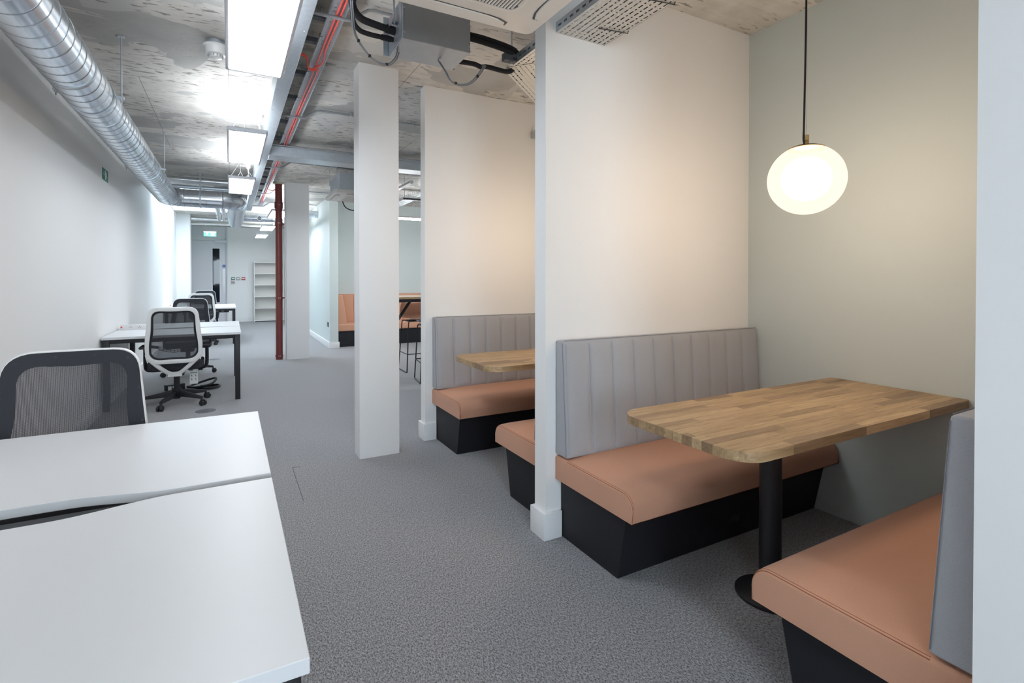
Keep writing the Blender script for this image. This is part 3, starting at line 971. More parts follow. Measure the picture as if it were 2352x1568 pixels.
for yy in (3.62, 4.45, 6.3):
    B().cyl(rel((DXc, yy - .012, DZ)), rel((DXc, yy + .012, DZ)), DR + .0035, 40).obj('coupling', 'seam_steel', du)
# hangers: strap ring, ears, rods
def hanger(y, label, x=DXc, z=DZ, r=DR, along='y'):
    t = thing('duct_hanger', label, 'hanger', (x, y, z), 0, 'duct hangers')
    if along == 'y':
        B().cyl((0, -.012, 0), (0, .012, 0), r + .005, 40).obj('strap', 'galv', t)
        for s_ in (-1, 1):
            B().box(min(s_ * (r + .002), s_ * (r + .05)), max(s_ * (r + .002), s_ * (r + .05)), -.012, .012, -.008, .008).obj('ear', 'galv', t)
            B().cyl((s_ * (r + .036), 0, -.035), (s_ * (r + .036), 0, CEIL - z), .0045, 8).obj('threaded_rod', 'galv', t)
            B().box(s_ * (r + .036) - .018, s_ * (r + .036) + .018, -.014, .014, CEIL - z - .006, CEIL - z).obj('ceiling_foot', 'galv', t)
            B().cyl((s_ * (r + .036), 0, -.02), (s_ * (r + .036), 0, -.008), .009, 6).obj('nut', 'brushed_steel', t)
    else:
        B().cyl((-.012, 0, 0), (.012, 0, 0), r + .005, 36).obj('strap', 'galv', t)
        for s_ in (-1, 1):
            B().cyl((0, s_ * (r + .03), -.03), (0, s_ * (r + .03), CEIL - z), .0045, 8).obj('threaded_rod', 'galv', t)
            B().box(-.012, .012, min(s_ * r, s_ * (r + .045)), max(s_ * r, s_ * (r + .045)), -.008, .008).obj('ear', 'galv', t)
    return t
hanger(4.135, 'steel strap and rods holding the duct, nearest the camera')
hanger(6.60, 'steel strap and rods holding the duct half way down the wall')
hanger(YX, 'steel rods holding the duct after its first bend', -.37, along='x')

# damper branch behind the bend
dm = thing('damper_duct', 'short thin duct with a round damper plate behind the duct bend', 'duct', (-.6, 9.32, 2.60))
duct(dm, (-.30, 0, 0), (-.02, 0, 0), .070, 0)
B().cyl((-.02, 0, 0), (.02, 0, 0), .074, 30).obj('collar', 'seam_steel', dm)
duct(dm, (.02, 0, 0), (.34, 0, 0), .068, .12)
B().cyl((.12, -.086, 0), (.12, -.060, 0), .048, 26).obj('damper_plate', 'white_metal', dm)
B().cyl((.12, -.089, 0), (.12, -.086, 0), .036, 24).obj('dial', 'dark_steel', dm)
B().box(.085, .155, -.092, -.088, -.006, .006).obj('pointer', 'white_metal', dm)
# far branch
fd = thing('damper_duct', 'thin far duct with a damper plate crossing behind the big duct end', 'duct', (.3, 12.3, 2.60))
duct(fd, (-.1, 0, 0), (.50, 0, 0), .075, .14)
elbow(fd, (.50, .16, 0), .16, .075, -PI / 2, 0)
duct(fd, (.66, .16, 0), (.66, 1.0, 0), .075, .14)
B().cyl((.26, -.088, 0), (.26, -.064, 0), .050, 26).obj('damper_plate', 'white_metal', fd)
B().cyl((.26, -.091, 0), (.26, -.088, 0), .038, 24).obj('dial', 'dark_steel', fd)
B().box(.225, .295, -.094, -.09, -.006, .006).obj('pointer', 'white_metal', fd)
sd = thing('stub_duct', 'short duct stub entering the pale blue wall', 'duct', (1.2, 11.6, 2.675))
duct(sd, (-.1, 0, 0), (.443, 0, 0), .075, .14)

# insulated pipes under the rooflight
for k, (x, y0, y1, r) in enumerate(((-.22, 9.45, 14.3, .040), (-.11, 9.6, 14.3, .036), (0.0, 9.5, 14.3, .042), (.115, 9.7, 14.3, .03))):
    rnd = random.Random(k)
    t = thing('foil_pipe', ['leftmost', 'second', 'third', 'rightmost'][k] + ' foil wrapped pipe below the rooflight, counted from the left wall', 'pipe', (x, 9.5, 2.73), 0, 'foil wrapped pipes below the rooflight')
    pts = [(rnd.uniform(-.012, .012), y0 - 9.5 + (y1 - y0) * i / 14, rnd.uniform(-.012, .012)) for i in range(15)]
    B().tube(spline(pts, 4), r, 12).obj('pipe_run', 'foil', t)
    for yy in (.5, 4.7): B().cyl((0, yy, r - .015), (0, yy, CEIL - 2.73), .004, 6).obj('hanger_rod', 'galv', t)
tag(B().tube([(-1.10, 9.15, 2.795), (.22, 9.15, 2.795)], .045, 14).obj('foil_pipe', 'foil'), 'foil wrapped pipe crossing close under the ceiling before the rooflight', 'pipe')
tag(B().tube([(-1.10, 9.22, 2.70), (.24, 9.22, 2.70)], .030, 14).obj('steel_pipe', 'galv'), 'thin steel pipe just below the crossing foil pipe', 'pipe')
tag(B().tube([(-.82, 14.75, 2.775), (.25, 14.75, 2.775)], .05, 14).obj('foil_pipe', 'foil'), 'foil wrapped pipe crossing above the exit sign', 'pipe')
wp = thing('drain_pipe', 'white plastic pipe crossing above the exit sign', 'pipe', (0, 14.95, 2.68))
B().tube([(-.83, 0, -.02), (-.4, 0, 0), (.9, 0, 0)], .026, 12).obj('pipe_run', 'white_plastic', wp)
for x in (-.2, .08): B().cyl((x - .02, 0, 0), (x + .02, 0, 0), .033, 14).obj('socket_joint', 'white_plastic', wp)

# ================================================================== LED PANELS
def led_panel(x, y0, y1, z, label, wires=True, wdt=.285):
    t = thing('led_panel', label, 'ceiling light', (x, y0, z), 0, 'suspended led panels')
    L_ = y1 - y0; hw = wdt / 2; fw_ = .014
    f = B()
    f.box(-hw, -hw + fw_, 0, L_, -.001, .032); f.box(hw - fw_, hw, 0, L_, -.001, .032)
    f.box(-hw + fw_, hw - fw_, 0, fw_, -.001, .032); f.box(-hw + fw_, hw - fw_, L_ - fw_, L_, -.001, .032)
    f.obj('frame', 'panel_frame', t, bevel=.003, seg=1)
    B().quad((-hw + fw_, fw_, .004), (-hw + fw_, L_ - fw_, .004), (hw - fw_, L_ - fw_, .004), (hw - fw_, fw_, .004)).obj('diffuser', 'panel_light', t)
    B().box(-hw + fw_, hw - fw_, fw_, L_ - fw_, .010, .020).obj('back_plate', 'panel_frame', t)
    B().quad((-hw + .02, .02, .026), (hw - .02, .02, .026), (hw - .02, L_ - .02, .026), (-hw + .02, L_ - .02, .026)).obj('uplight', 'panel_uplight', t)
    dh = CEIL - z
    if wires:
        wv = B()
        for yy in (L_ * .12, L_ * .88):
            s_ = 1 if yy < L_ / 2 else -1
            for xx in (-hw + .02, hw - .02):
                wv.tube([(xx, yy, .03), (0, yy + s_ * .08, dh - .16)], .0009, 5)
            wv.tube([(0, yy + s_ * .08, dh - .16), (0, yy + s_ * .08, dh)], .0013, 5)
        wv.obj('suspension_wire', 'white_metal', t)
    B().box(-.045, .045, L_ * .5 - .13, L_ * .5 + .13, dh - .03, dh).obj('driver_box', 'white_metal', t, bevel=.003)
    return t
PXc = .128
led_panel(PXc, 2.00, 3.215, 2.45, 'long led panel nearest the camera, cut by the top edge')
led_panel(PXc, 4.51, 5.755, 2.45, 'second led panel beside the long steel trunking')
led_panel(PXc, 6.64, 7.85, 2.45, 'third led panel just before the duct bend')
led_panel(PXc, -1.45, -.25, 2.45, 'added fill led panel, unseen behind the camera')  # out of view, added to brighten the near desk and booth
led_panel(.76, 9.50, 10.70, 2.45, 'led panel half hidden by the red riser pipe')
led_panel(.755, 12.35, 13.53, 2.45, 'led panel beyond the riser pipe, upper of the two at the end wall')
led_panel(.75, 14.85, 16.05, 2.45, 'last led panel by the end wall, lower of the two')
led_panel(1.2, 11.2, 12.4, 2.45, 'added fill led panel hidden behind the second column, nearer of two')  # hidden fill light, added to brighten the far end
led_panel(1.48, 14.2, 15.4, 2.45, 'added fill led panel hidden behind the second column, farther of two')  # also added out of sight, for the far floor and blue wall
led_panel(3.6, 5.0, 6.2, 2.45, 'added fill led panel, unseen over the breakout area behind the booths')  # unseen, added because the breakout area came out dark
led_panel(4.6, 7.4, 8.6, 2.45, 'added fill led panel, unseen over the breakout area behind the partition')  # second unseen fill added for the breakout walls

# smoke detector
sd2 = thing('smoke_detector', 'white smoke detector on the ceiling beside the nearest led panel', 'smoke detector', (-.075, 3.92, CEIL))
B().lathe([(.055, 0), (.055, -.03)], n=28).obj('conduit_box', 'galv', sd2)
B().lathe([(.072, -.03), (.074, -.036), (.066, -.044), (.064, -.078), (.058, -.088), (.042, -.092), (.038, -.108), (.026, -.112), (.001, -.112)], n=32).obj('housing', 'white_plastic', sd2, angle=30)
sl = B()
for k in range(14):
    a = 2 * PI * k / 14
    sl.box(.0435 * math.cos(a) - .003, .0435 * math.cos(a) + .003, .0435 * math.sin(a) - .003, .0435 * math.sin(a) + .003, -.104, -.0925)
sl.obj('vent_slot', 'call_grey', sd2)
# ceiling drop boxes with looped flex for the panels
for x, y, lab, yp in ((.255, 5.48, 'ceiling conduit box with looped white flex behind the second panel', 5.2), (.23, 7.95, 'ceiling conduit box with looped white flex behind the third panel', 7.6)):
    t = thing('conduit_box', lab, 'conduit box', (x, y, CEIL), 0, 'conduit boxes with looped flex')
    B().lathe([(.034, 0), (.034, -.03), (.028, -.034), (.022, -.05), (.010, -.06), (.001, -.06)], n=24).obj('box', 'white_plastic', t)
    B().tube(spline([(0, 0, -.05), (.004, .02, -.12), (.028, .03, -.24), (.03, .02, -.30), (.01, .0, -.31), (-.012, -.01, -.24), (.0, 0, -.14), (-.03, -.1, -.20), (-.06, -.2, -.385)], 7), .007, 8).obj('flex', 'white_plastic', t)
    B().tube([(-.034, 0, -.016), (-.10, 0, -.016)], .010, 8).obj('conduit', 'white_plastic', t)

# ================================================================== TRUNKING, TRAYS, STRUTS
TZ0, TZ1 = 2.65, 2.785
tk = thing('steel_trunking', 'long galvanised trunking running down the middle of the ceiling', 'trunking', (.332, 5, TZ0))
B().box(-.047, .047, -7.5, 6.4, 0, TZ1 - TZ0).obj('trunking_body', 'galv', tk, bevel=.002, seg=1)
sc = B()
for k in range(20):
    yy = -4 + .5 * k
    for xx in (-.03, .03): sc.cyl((xx, yy, -.002), (xx, yy, 0), .004, 8)
sc.obj('lid_screw', 'brushed_steel', tk)
xt = thing('steel_trunking', 'wide galvanised trunking crossing behind the first column', 'trunking', (1.8, 6.30, TZ0))
B().box(-1.42, 2.2, -.13, .13, 0, .10).obj('trunking_body', 'galv', xt, bevel=.002, seg=1)
cl = B()
cl.box(-1.42, 2.2, -.137, -.13, .088, .104); 
cl.obj('lid_lip', 'galv', xt)
sc = B()
for xx in (-1.35, -1.30, -.62, -.58, .2, .25, .9): 
    for zz in (.025, .075): sc.cyl((xx, -.133, zz), (xx, -.13, zz), .004, 8)
sc.obj('rivet', 'brushed_steel', xt)
tag(B().tube([(.40, 6.14, 2.764), (.62, 6.14, 2.764), (4.0, 6.14, 2.764)], .010, 8).obj('conduit', 'grey_conduit'), 'thin conduit lying along the near lip of the crossing trunking', 'conduit')
ORD = 'first second third fourth fifth sixth seventh eighth ninth tenth eleventh twelfth'.split()
for k, yy in enumerate((3.14, 3.47, 4.06, 4.64, 5.38, 6.02, 7.2, 7.8, 8.45, 9.1, 9.8, 10.5)):
    t = thing('strut_hanger', ORD[k] + ' dark strut channel from the camera carrying trunking and red cable tray', 'strut', (0, yy, 2.80), 0, 'strut channels along the trunking')
    B().prism([(-.0205, 0), (.0205, 0), (.0205, .03), (.012, .03), (.012, .006), (-.012, .006), (-.012, .03), (-.0205, .03)], .30, .585, 'x').obj('strut_channel', 'dark_steel', t)
    for xx in (.42, .47): B().cyl((xx, 0, .03), (xx, 0, CEIL - 2.80), .004, 6).obj('threaded_rod', 'galv', t)
# perforated fire cable tray with red cables underneath
def perforated(name, m, parent, x0, x1, y0, y1, z, rows, pitch, slot, hw, stag=True, ends=True, short=None):
    """real holes: grid of quads with the hole cells left out"""
    b = B()
    xs = [x0]
    for r_ in range(rows):
        c = x0 + (x1 - x0) * (r_ + .5) / rows
        xs += [c - hw, c + hw]
    xs.append(x1)
    n = int((y1 - y0) / pitch)
    ys, kind = [y0], []
    for i in range(n):
        a = y0 + i * pitch
        h2 = pitch / 2
        for q in range(2):
            c = a + h2 * (q + .5)
            s_ = slot if (q == 0 or short is None) else short
            ys += [c - s_ / 2, c + s_ / 2]; kind += [None, q]
    ys.append(y1); kind.append(None)
    V = {}
    def v(i, j):
        if (i, j) not in V: V[(i, j)] = b.bm.verts.new((xs[i], ys[j], z))
        return V[(i, j)]
    for j in range(len(ys) - 1):
        for i in range(len(xs) - 1):
            if i % 2 == 1 and kind[j] is not None:
                row = i // 2
                if (kind[j] == (row % 2)) or short is not None: continue
            b.bm.faces.new([v(i, j), v(i + 1, j), v(i + 1, j + 1), v(i, j + 1)])
    return b.obj(name, m, parent, smooth=False)
ft = thing('cable_tray', 'narrow perforated cable tray carrying red fire cables', 'cable tray', (0, 0, 0))
perforated('tray_sheet', 'galv_tray', ft, .49, .577, .2, 11.5, 2.782, 2, .09, .009, .004, short=.009)
fl = B(); fl.box(.488, .490, .2, 11.5, 2.782, 2.799); fl.box(.577, .579, .2, 11.5, 2.782, 2.799); fl.box(.575, .579, .2, 11.5, 2.778, 2.782); fl.box(.488, .491, .2, 11.5, 2.778, 2.782)
fl.obj('tray_flange', 'galv', ft)
tie = B()
for k in range(14):
    yy = 2.7 + .6 * k
    tie.tube([(.486, yy, 2.795), (.484, yy, 2.776), (.5, yy, 2.775)], .0022, 5)
tie.obj('cable_tie', 'black_plastic', ft)
FCG = 'red fire cables on the tray'
def fcable(pts, label, n=5, r=.0058):
    return tag(B().tube(spline(pts, n), r, 8).obj('fire_cable', 'red_cable'), label, 'cable', FCG)
rn = random.Random(3)
fcable([(.524 + rn.uniform(-.003, .003), .3 + .45 * i, 2.772 - rn.uniform(0, .004)) for i in range(25)], 'left of the two red fire cables running below the narrow tray')
fcable([(.546 + rn.uniform(-.003, .003), .3 + .45 * i, 2.772 - rn.uniform(0, .004)) for i in range(8)] + [(.557, 3.62, 2.770), (.545, 3.72, 2.764), (.50, 3.78, 2.752), (.475, 3.76, 2.758), (.455, 3.68, 2.79), (.41, 3.66, 2.80)], 'red fire cable leaving the tray in a loop towards the trunking')
fcable([(.41, 3.675, 2.795), (.457, 3.69, 2.785), (.478, 3.775, 2.752), (.51, 3.80, 2.750), (.548, 3.82, 2.764)] + [(.546 + rn.uniform(-.003, .003), 4.2 + .45 * i, 2.772 - rn.uniform(0, .004)) for i in range(16)], 'right of the two red fire cables beyond the loop')
fcable([(.545, 9.2, 2.772), (.56, 9.25, 2.76), (.62, 9.3, 2.755), (.67, 9.32, 2.80), (.69, 9.32, 2.86)], 'red fire cable looping from the tray to the riser top')

# conduits crossing the ceiling
def conduit(pts, label, r=.010):
    t = thing('conduit', label, 'conduit', (0, 0, 0), 0, 'steel conduits crossing the ceiling')
    B().tube(pts, r, 10).obj('conduit_run', 'grey_conduit', t)
    return t
def dogleg(y, x1, lab, zl=2.755, dbl=False):
    base = [(.385, y, zl), (.58, y, zl), (.60, y, zl + .005), (.70, y + .0, 2.838), (.73, y, 2.845), (x1, y, 2.845)]
    t = conduit(base, lab)
    if dbl: B().tube([(a, b_ + .03, c) for a, b_, c in base], .010, 10).obj('conduit_run', 'grey_conduit', t)
    for x in (1.0, 1.6, 2.2):
        if x < x1: B().box(x - .01, x + .01, y - .018, y + .018, 2.832, CEIL).obj('saddle', 'brushed_steel', t)
    return t
dogleg(2.98, 1.35, 'conduit crossing the red cables nearest the camera')
dogleg(4.98, 2.9, 'single conduit with a kink between the column and the tray')
dogleg(7.35, 4.5, 'pair of conduits with a kink beyond the crossing trunking', dbl=True)
dogleg(9.7, 1.6, 'conduit with a kink passing behind the riser pipe')
dogleg(11.4, 1.6, 'farthest conduit with a kink by the thin duct')

# tray through the middle partition (bench side)
tr = thing('cable_tray', 'wide perforated cable tray passing through the partition above the booths', 'cable tray', (0, 0, 0))
perforated('tray_sheet', 'zinc_tray', tr, 1.449, 1.751, .9, 2.66, 2.548, 10, .062, .027, .0036, short=.011)
fl = B()
for x in (1.446, 1.749): fl.box(x, x + .003, .9, 2.66, 2.548, 2.60)
fl.obj('tray_flange', 'galv', tr)
sl_ = B()
for k in range(34):
    sl_.box(1.4452, 1.446, .93 + .05 * k, .955 + .05 * k, 2.570, 2.580)
sl_.obj('flange_slot', 'dark_steel', tr)
# insert lying in the tray (solid cover plate seen through the slots)
B().box(1.49, 1.63, .95, 2.1, 2.553, 2.556).obj('cover_plate', 'galv_tray', tr)
tie = B()
for yy in (1.72, 2.03): tie.tube([(1.60, yy, 2.544), (1.76, yy - .03, 2.543), (1.765, yy - .03, 2.56)], .0028, 5)
tie.obj('cable_tie', 'black_plastic', tr)
for k, xx in enumerate((1.645, 1.684, 1.723)):
    tag(B().tube([(xx, .92, 2.5705), (xx, 2.16, 2.5705), (xx, 2.60, 2.5705)], .0185, 10).obj('insulated_pipe', 'black_foam'), ['leftmost', 'middle', 'rightmost'][k] + ' of the black insulated pipes lying in the perforated tray', 'pipe', 'black insulated pipes in the tray')
# bent section beyond the partition
t2 = thing('cable_tray', 'perforated tray bend turning right above the farther booth', 'cable tray', (1.446, 2.72, 2.546), R(-49))
perforated('tray_sheet', 'zinc_tray', t2, .002, .30, -.05, .70, 0, 10, .062, .027, .0036, short=.011)
fl = B(); fl.box(-.002, .002, 0.03, .70, 0, .05); fl.box(.298, .301, -.05, .70, 0, .05); fl.obj('tray_flange', 'galv', t2)
for xx in (.13, .18, .23): B().tube([(xx, .0, .022), (xx, .69, .022)], .019, 8).obj('pipe', 'black_foam', t2)
st2 = thing('strut_bracket', 'strut bracket on a threaded rod holding the tray bend', 'bracket', (1.40, 2.60, 2.58))
B().box(-.03, .42, -.021, .021, -.03, .0115).obj('strut_channel', 'dark_steel', st2)
hb = B()
for k in range(5): hb.box(.02 + .08 * k, .06 + .08 * k, -.0216, -.021, -.022, -.008)
hb.obj('slot', 'black_plastic', st2)
B().cyl((.023, 0, -.04), (.023, 0, CEIL - 2.58), .005, 8).obj('threaded_rod', 'galv', st2)
B().cyl((.023, 0, -.045), (.023, 0, -.03), .011, 6).obj('nut', 'brushed_steel', st2)
wbk = thing('wall_bracket', 'small galvanised strut end on the partition of the farther booth', 'bracket', (2.40, 3.988, 2.60))
B().prism([(-.0205, -.03), (.0205, -.03), (.0205, .03), (.012, .03), (.012, -.02), (-.012, -.02), (-.012, .03), (-.0205, .03)], -.06, 0, 'y').obj('channel', 'galv', wbk)

# ================================================================== AIR CONDITIONING
def cassette(x0, x1, y0, y1, z, label, body=True, rotz=0):
    cx, cy = (x0 + x1) / 2, (y0 + y1) / 2
    t = thing('ceiling_cassette', label, 'air conditioner', (cx, cy, z), rotz, 'ceiling cassettes')
    hx, hy = (x1 - x0) / 2, (y1 - y0) / 2
    def rr(hx, hy, r, n=6): return [(p.x, p.y) for p in rounded([(-hx, -hy), (hx, -hy), (hx, hy), (-hx, hy)], r, n)]
    b = B()
    # stepped fascia: outer lip, rising slope, inner face
    prof = [(0, .055, .04), (0, .014, .04), (.012, .006, .04), (.10, .004, .12), (.108, .0, .14)]
    rings = []
    for ins, zz, rad in prof:
        rings.append([b.bm.verts.new((px_, py_, zz)) for px_, py_ in rr(hx - ins, hy - ins, rad)])
    for A, C in zip(rings, rings[1:]):
        for k in range(len(A)):
            j = (k + 1) % len(A); b.bm.faces.new([A[k], A[j], C[j], C[k]])
    b.bm.faces.new(rings[0]); b.bm.faces.new(rings[-1][::-1])
    fa = b.obj('fascia', 'cream_plastic', t, angle=25)
    # air outlet flaps on four sides
    for k in range(4):
        L_ = (hx if k % 2 == 0 else hy) - .17
        d = (hy if k % 2 == 0 else hx) - .072
        fb = B()
        pts = []
        for i in range(13):
            q = -1 + 2 * i / 12
            pts.append((q * L_, -d - .030 + .012 * abs(q) ** 6))
        for i in range(13):
            q = 1 - 2 * i / 12
            pts.append((q * L_, -d + .026 * (1 - abs(q) ** 6)))
        fb.prism(pts, -.004, .010)
        o = fb.obj('air_flap', 'cream_plastic', t, bevel=.002, seg=1); o.rotation_euler = (0, 0, k * PI / 2)
        gb_ = B(); gb_.prism([(p[0] * 1.045, p[1] + (.004 if i > 12 else -.003)) for i, p in enumerate(pts)], .0018, .004)
        g = gb_.obj('air_slot', 'dark_steel', t); g.rotation_euler = (0, 0, k * PI / 2)
    # grille
    B().prism(rr(hx - .185, hy - .185, .05), -.0015, .0).obj('grille_well', 'dark_steel', t)
    gw = hx - .19; gh = hy - .19
    n = int(2 * gw / .0145)
    s0 = None
    for k in range(n + 1):
        x = -gw + 2 * gw * k / n
        e = max(0, abs(x) - (gw - .045))
        hh = gh - (.045 - math.sqrt(max(0, .045 ** 2 - e ** 2)))
        if e == 0 and s0 is not None:
            share(s0, 'louvre', t, (x, 0, 0)); continue
        l = B(); l.hexa([(-.0028, -hh, -.006), (.0028, -hh, -.006), (.0028, hh, -.006), (-.0028, hh, -.006), (-.0045, -hh, .0), (.0045, -hh, .0), (.0045, hh, .0), (-.0045, hh, .0)])
        lo = l.obj('louvre', 'cream_plastic', t, smooth=False); lo.location = (x, 0, 0)
        if e == 0: s0 = lo
    gf = B()
    P1, P2 = rr(hx - .172, hy - .172, .055), rr(hx - .186, hy - .186, .05)
    m_ = len(P1)
    a = [gf.bm.verts.new((*p, 0)) for p in P1]; a2 = [gf.bm.verts.new((*p, -.006)) for p in P1]; c2 = [gf.bm.verts.new((*p, -.006)) for p in P2]; c = [gf.bm.verts.new((*p, 0)) for p in P2]
    for k in range(m_):
        j = (k + 1) % m_
        gf.bm.faces.new([a[k], a[j], a2[j], a2[k]]); gf.bm.faces.new([a2[k], a2[j], c2[j], c2[k]]); gf.bm.faces.new([c2[k], c2[j], c[j], c[k]])
    gf.obj('grille_frame', 'cream_plastic', t)
    bo = B(); bo.box(-hx + .06, hx - .06, -hy + .06, hy - .06, .055, .055 + .24); bo.obj('casing', 'galv', t, bevel=.004, seg=1)
    for sx in (-1, 1):
        for sy in (-1, 1):
            B().cyl((sx * (hx - .04), sy * (hy - .15), .2), (sx * (hx - .04), sy * (hy - .15), CEIL - z), .005, 8).obj('threaded_rod', 'galv', t)
            B().box(min(sx * (hx - .065), sx * (hx - .02)), max(sx * (hx - .065), sx * (hx - .02)), sy * (hy - .15) - .02, sy * (hy - .15) + .02, .2, .206).obj('lug', 'galv', t)
    return t
cassette(.405, 1.250, 1.27, 2.112, 2.45, 'cream ceiling cassette air conditioner at the top edge')
c2_ = cassette(1.235, 2.085, 7.12, 7.97, 2.45, 'ceiling cassette air conditioner half hidden by the first column')
tag(B().tube(spline([(1.45, 7.8, 2.44), (1.49, 7.8, 2.36), (1.58, 7.8, 2.32), (1.68, 7.8, 2.34), (1.72, 7.8, 2.42)], 5), .008, 7).obj('control_cable', 'cord_black'), 'black cable drooping below the half hidden cassette', 'cable')

# galvanised branch box with insulated pipes
bx = thing('branch_box', 'galvanised sheet metal box with black insulated pipes', 'branch box', (.754, 2.50, 2.50))
BW, BD, BHt = .366, .245, .205
B().box(0, BW, 0, BD, 0, BHt).obj('casing', 'galv_box', bx, bevel=.002, seg=1)
B().box(.012, BW - .004, -.0025, 0, .004, BHt - .018).obj('front_panel', 'galv_box', bx)
B().box(-.0015, BW + .001, -.004, -.001, BHt - .024, BHt - .0215).obj('lid_gap', 'dark_steel', bx)
s_ = B()
for x, z_ in ((.008, .03), (.008, .15), (BW - .008, .03), (BW - .008, .15)): s_.cyl((x, -.006, z_), (x, -.002, z_), .005, 10)
s_.cyl((.19, -.010, BHt - .026), (.19, -.002, BHt - .026), .0075, 12)
s_.obj('screw', 'brushed_steel', bx)
B().box(-.003, 0, .01, BD - .01, .01, BHt - .01).obj('end_panel', 'galv', bx)
B().box(-.03, BW + .01, BD, BD + .003, 0, BHt).obj('rear_flange', 'galv', bx)
hk = B(); hk.box(-.035, 0, .06, .10, .105, .109); hk.box(-.039, -.035, .05, .11, .09, .13); hk.cyl((-.02, .08, .09), (-.02, .08, CEIL - 2.50), .005, 8); hk.box(-.045, .005, .055, .105, .25, .262)
hk.obj('suspension_lug', 'galv', bx)
def bpipe(pts, r, label, sleeve=None):
    t = thing('insulated_pipe', label, 'pipe', (0, 0, 0), 0, 'black insulated pipes')
    B().tube(spline(pts, 6), r, 14).obj('pipe_run', 'black_foam', t)
    if sleeve: B().cyl(*sleeve, r * 1.18, 16).obj('sleeve', 'black_foam', t)
    return t
bpipe([(.46, 2.15, 2.725), (.485, 2.40, 2.725), (.512, 2.55, 2.70), (.54, 2.61, 2.645), (.58, 2.63, 2.612), (.64, 2.63, 2.598), (.755, 2.625, 2.582)], .0175, 'thicker black insulated pipe entering the left end of the branch box', ((.705, 2.627, 2.589), (.752, 2.625, 2.583)))
bpipe([(.50, 2.15, 2.685), (.52, 2.42, 2.69), (.535, 2.58, 2.67), (.545, 2.65, 2.61), (.57, 2.66, 2.572), (.62, 2.66, 2.556), (.755, 2.655, 2.552)], .0125, 'thinner black insulated pipe entering the left end of the branch box', ((.69, 2.656, 2.553), (.74, 2.655, 2.552)))
bpipe([(1.118, 2.60, 2.64), (1.25, 2.60, 2.640), (1.40, 2.60, 2.625), (1.46, 2.62, 2.618), (1.50, 2.66, 2.60), (1.54, 2.74, 2.575), (1.62, 2.85, 2.575)], .021, 'thicker black insulated pipe leaving the branch box over the tray bend')
bpipe([(1.118, 2.57, 2.612), (1.25, 2.57, 2.606), (1.40, 2.58, 2.595), (1.47, 2.63, 2.59)], .012, 'thin black insulated pipe tucked below the thicker one', None)
bpipe([(1.118, 2.68, 2.525), (1.22, 2.68, 2.53), (1.265, 2.68, 2.522), (1.31, 2.68, 2.53), (1.44, 2.68, 2.528), (1.50, 2.70, 2.57)], .0135, 'lowest black insulated pipe pinched by a cable tie')
def loop(pts, label, ties):
    t = thing('control_cable', label, 'cable', (0, 0, 0), 0, 'looped control cables')
    for k, d in enumerate((0, .008)):
        B().tube(spline([(a + d, b_, c - d * .6) for a, b_, c in pts], 7), .0036, 7).obj('strand', 'grey_cable', t)
    for p_ in ties: B().cyl((p_[0] - .004, p_[1], p_[2]), (p_[0] + .008, p_[1], p_[2]), .008, 8).obj('cable_tie', 'black_plastic', t)
loop([(.515, 2.56, 2.70), (.53, 2.60, 2.611), (.545, 2.60, 2.508), (.618, 2.60, 2.417), (.695, 2.60, 2.395), (.746, 2.62, 2.437), (.775, 2.66, 2.498)], 'grey cable pair drooping left of the branch box', ((.56, 2.60, 2.483), (.614, 2.60, 2.42), (.70, 2.60, 2.395)))
loop([(1.0, 2.66, 2.498), (1.023, 2.62, 2.431), (1.048, 2.60, 2.377), (1.112, 2.60, 2.368), (1.177, 2.60, 2.401), (1.256, 2.62, 2.505), (1.265, 2.66, 2.52)], 'grey cable pair drooping right of the branch box', ((1.075, 2.60, 2.368), (1.205, 2.60, 2.43)))

# ================================================================== RED RISER
rp = thing('riser_pipe', 'dark red cast iron riser pipe beside the second column', 'pipe', (.700, 9.15, 0))
B().cyl((0, 0, 0), (0, 0, CEIL), .053, 28).obj('pipe_run', 'red_paint', rp)
for z_ in (.06, 1.0, 2.21): 
    big = z_ > 2 
    B().cyl((0, 0, z_ - (.05 if z_ > 2.2 and z_ < 2.3 else .016)), (0, 0, z_ + .016), .060, 28).obj('pipe_clamp', 'red_paint', rp)
for z_ in (2.50,):
    B().cyl((0, 0, z_ - .05), (0, 0, z_ + .05), .063, 28).obj('coupling', 'red_paint', rp)
for z_ in (1.0, 2.2): B().box(.05, .10, -.012, .012, z_ - .012, z_ + .012).obj('wall_bracket', 'red_paint', rp)
bl = B()
for z_ in (.06, 1.0, 2.21, 2.50):
    for x in (-.012, .012): bl.cyl((x, -.068, z_), (x, -.058, z_), .006, 8)
bl.obj('bolt', 'brushed_steel', rp)
B().lathe([(.10, 0), (.085, -.02), (.06, -.03)], (0, 0, CEIL), 12).obj('foam_collar', 'plaster', rp)
tag(B().tube([(.788, 9.1, 0), (.788, 9.1, CEIL)], .010, 8).obj('conduit', 'white_plastic'), 'thin white conduit between riser pipe and column', 'conduit')

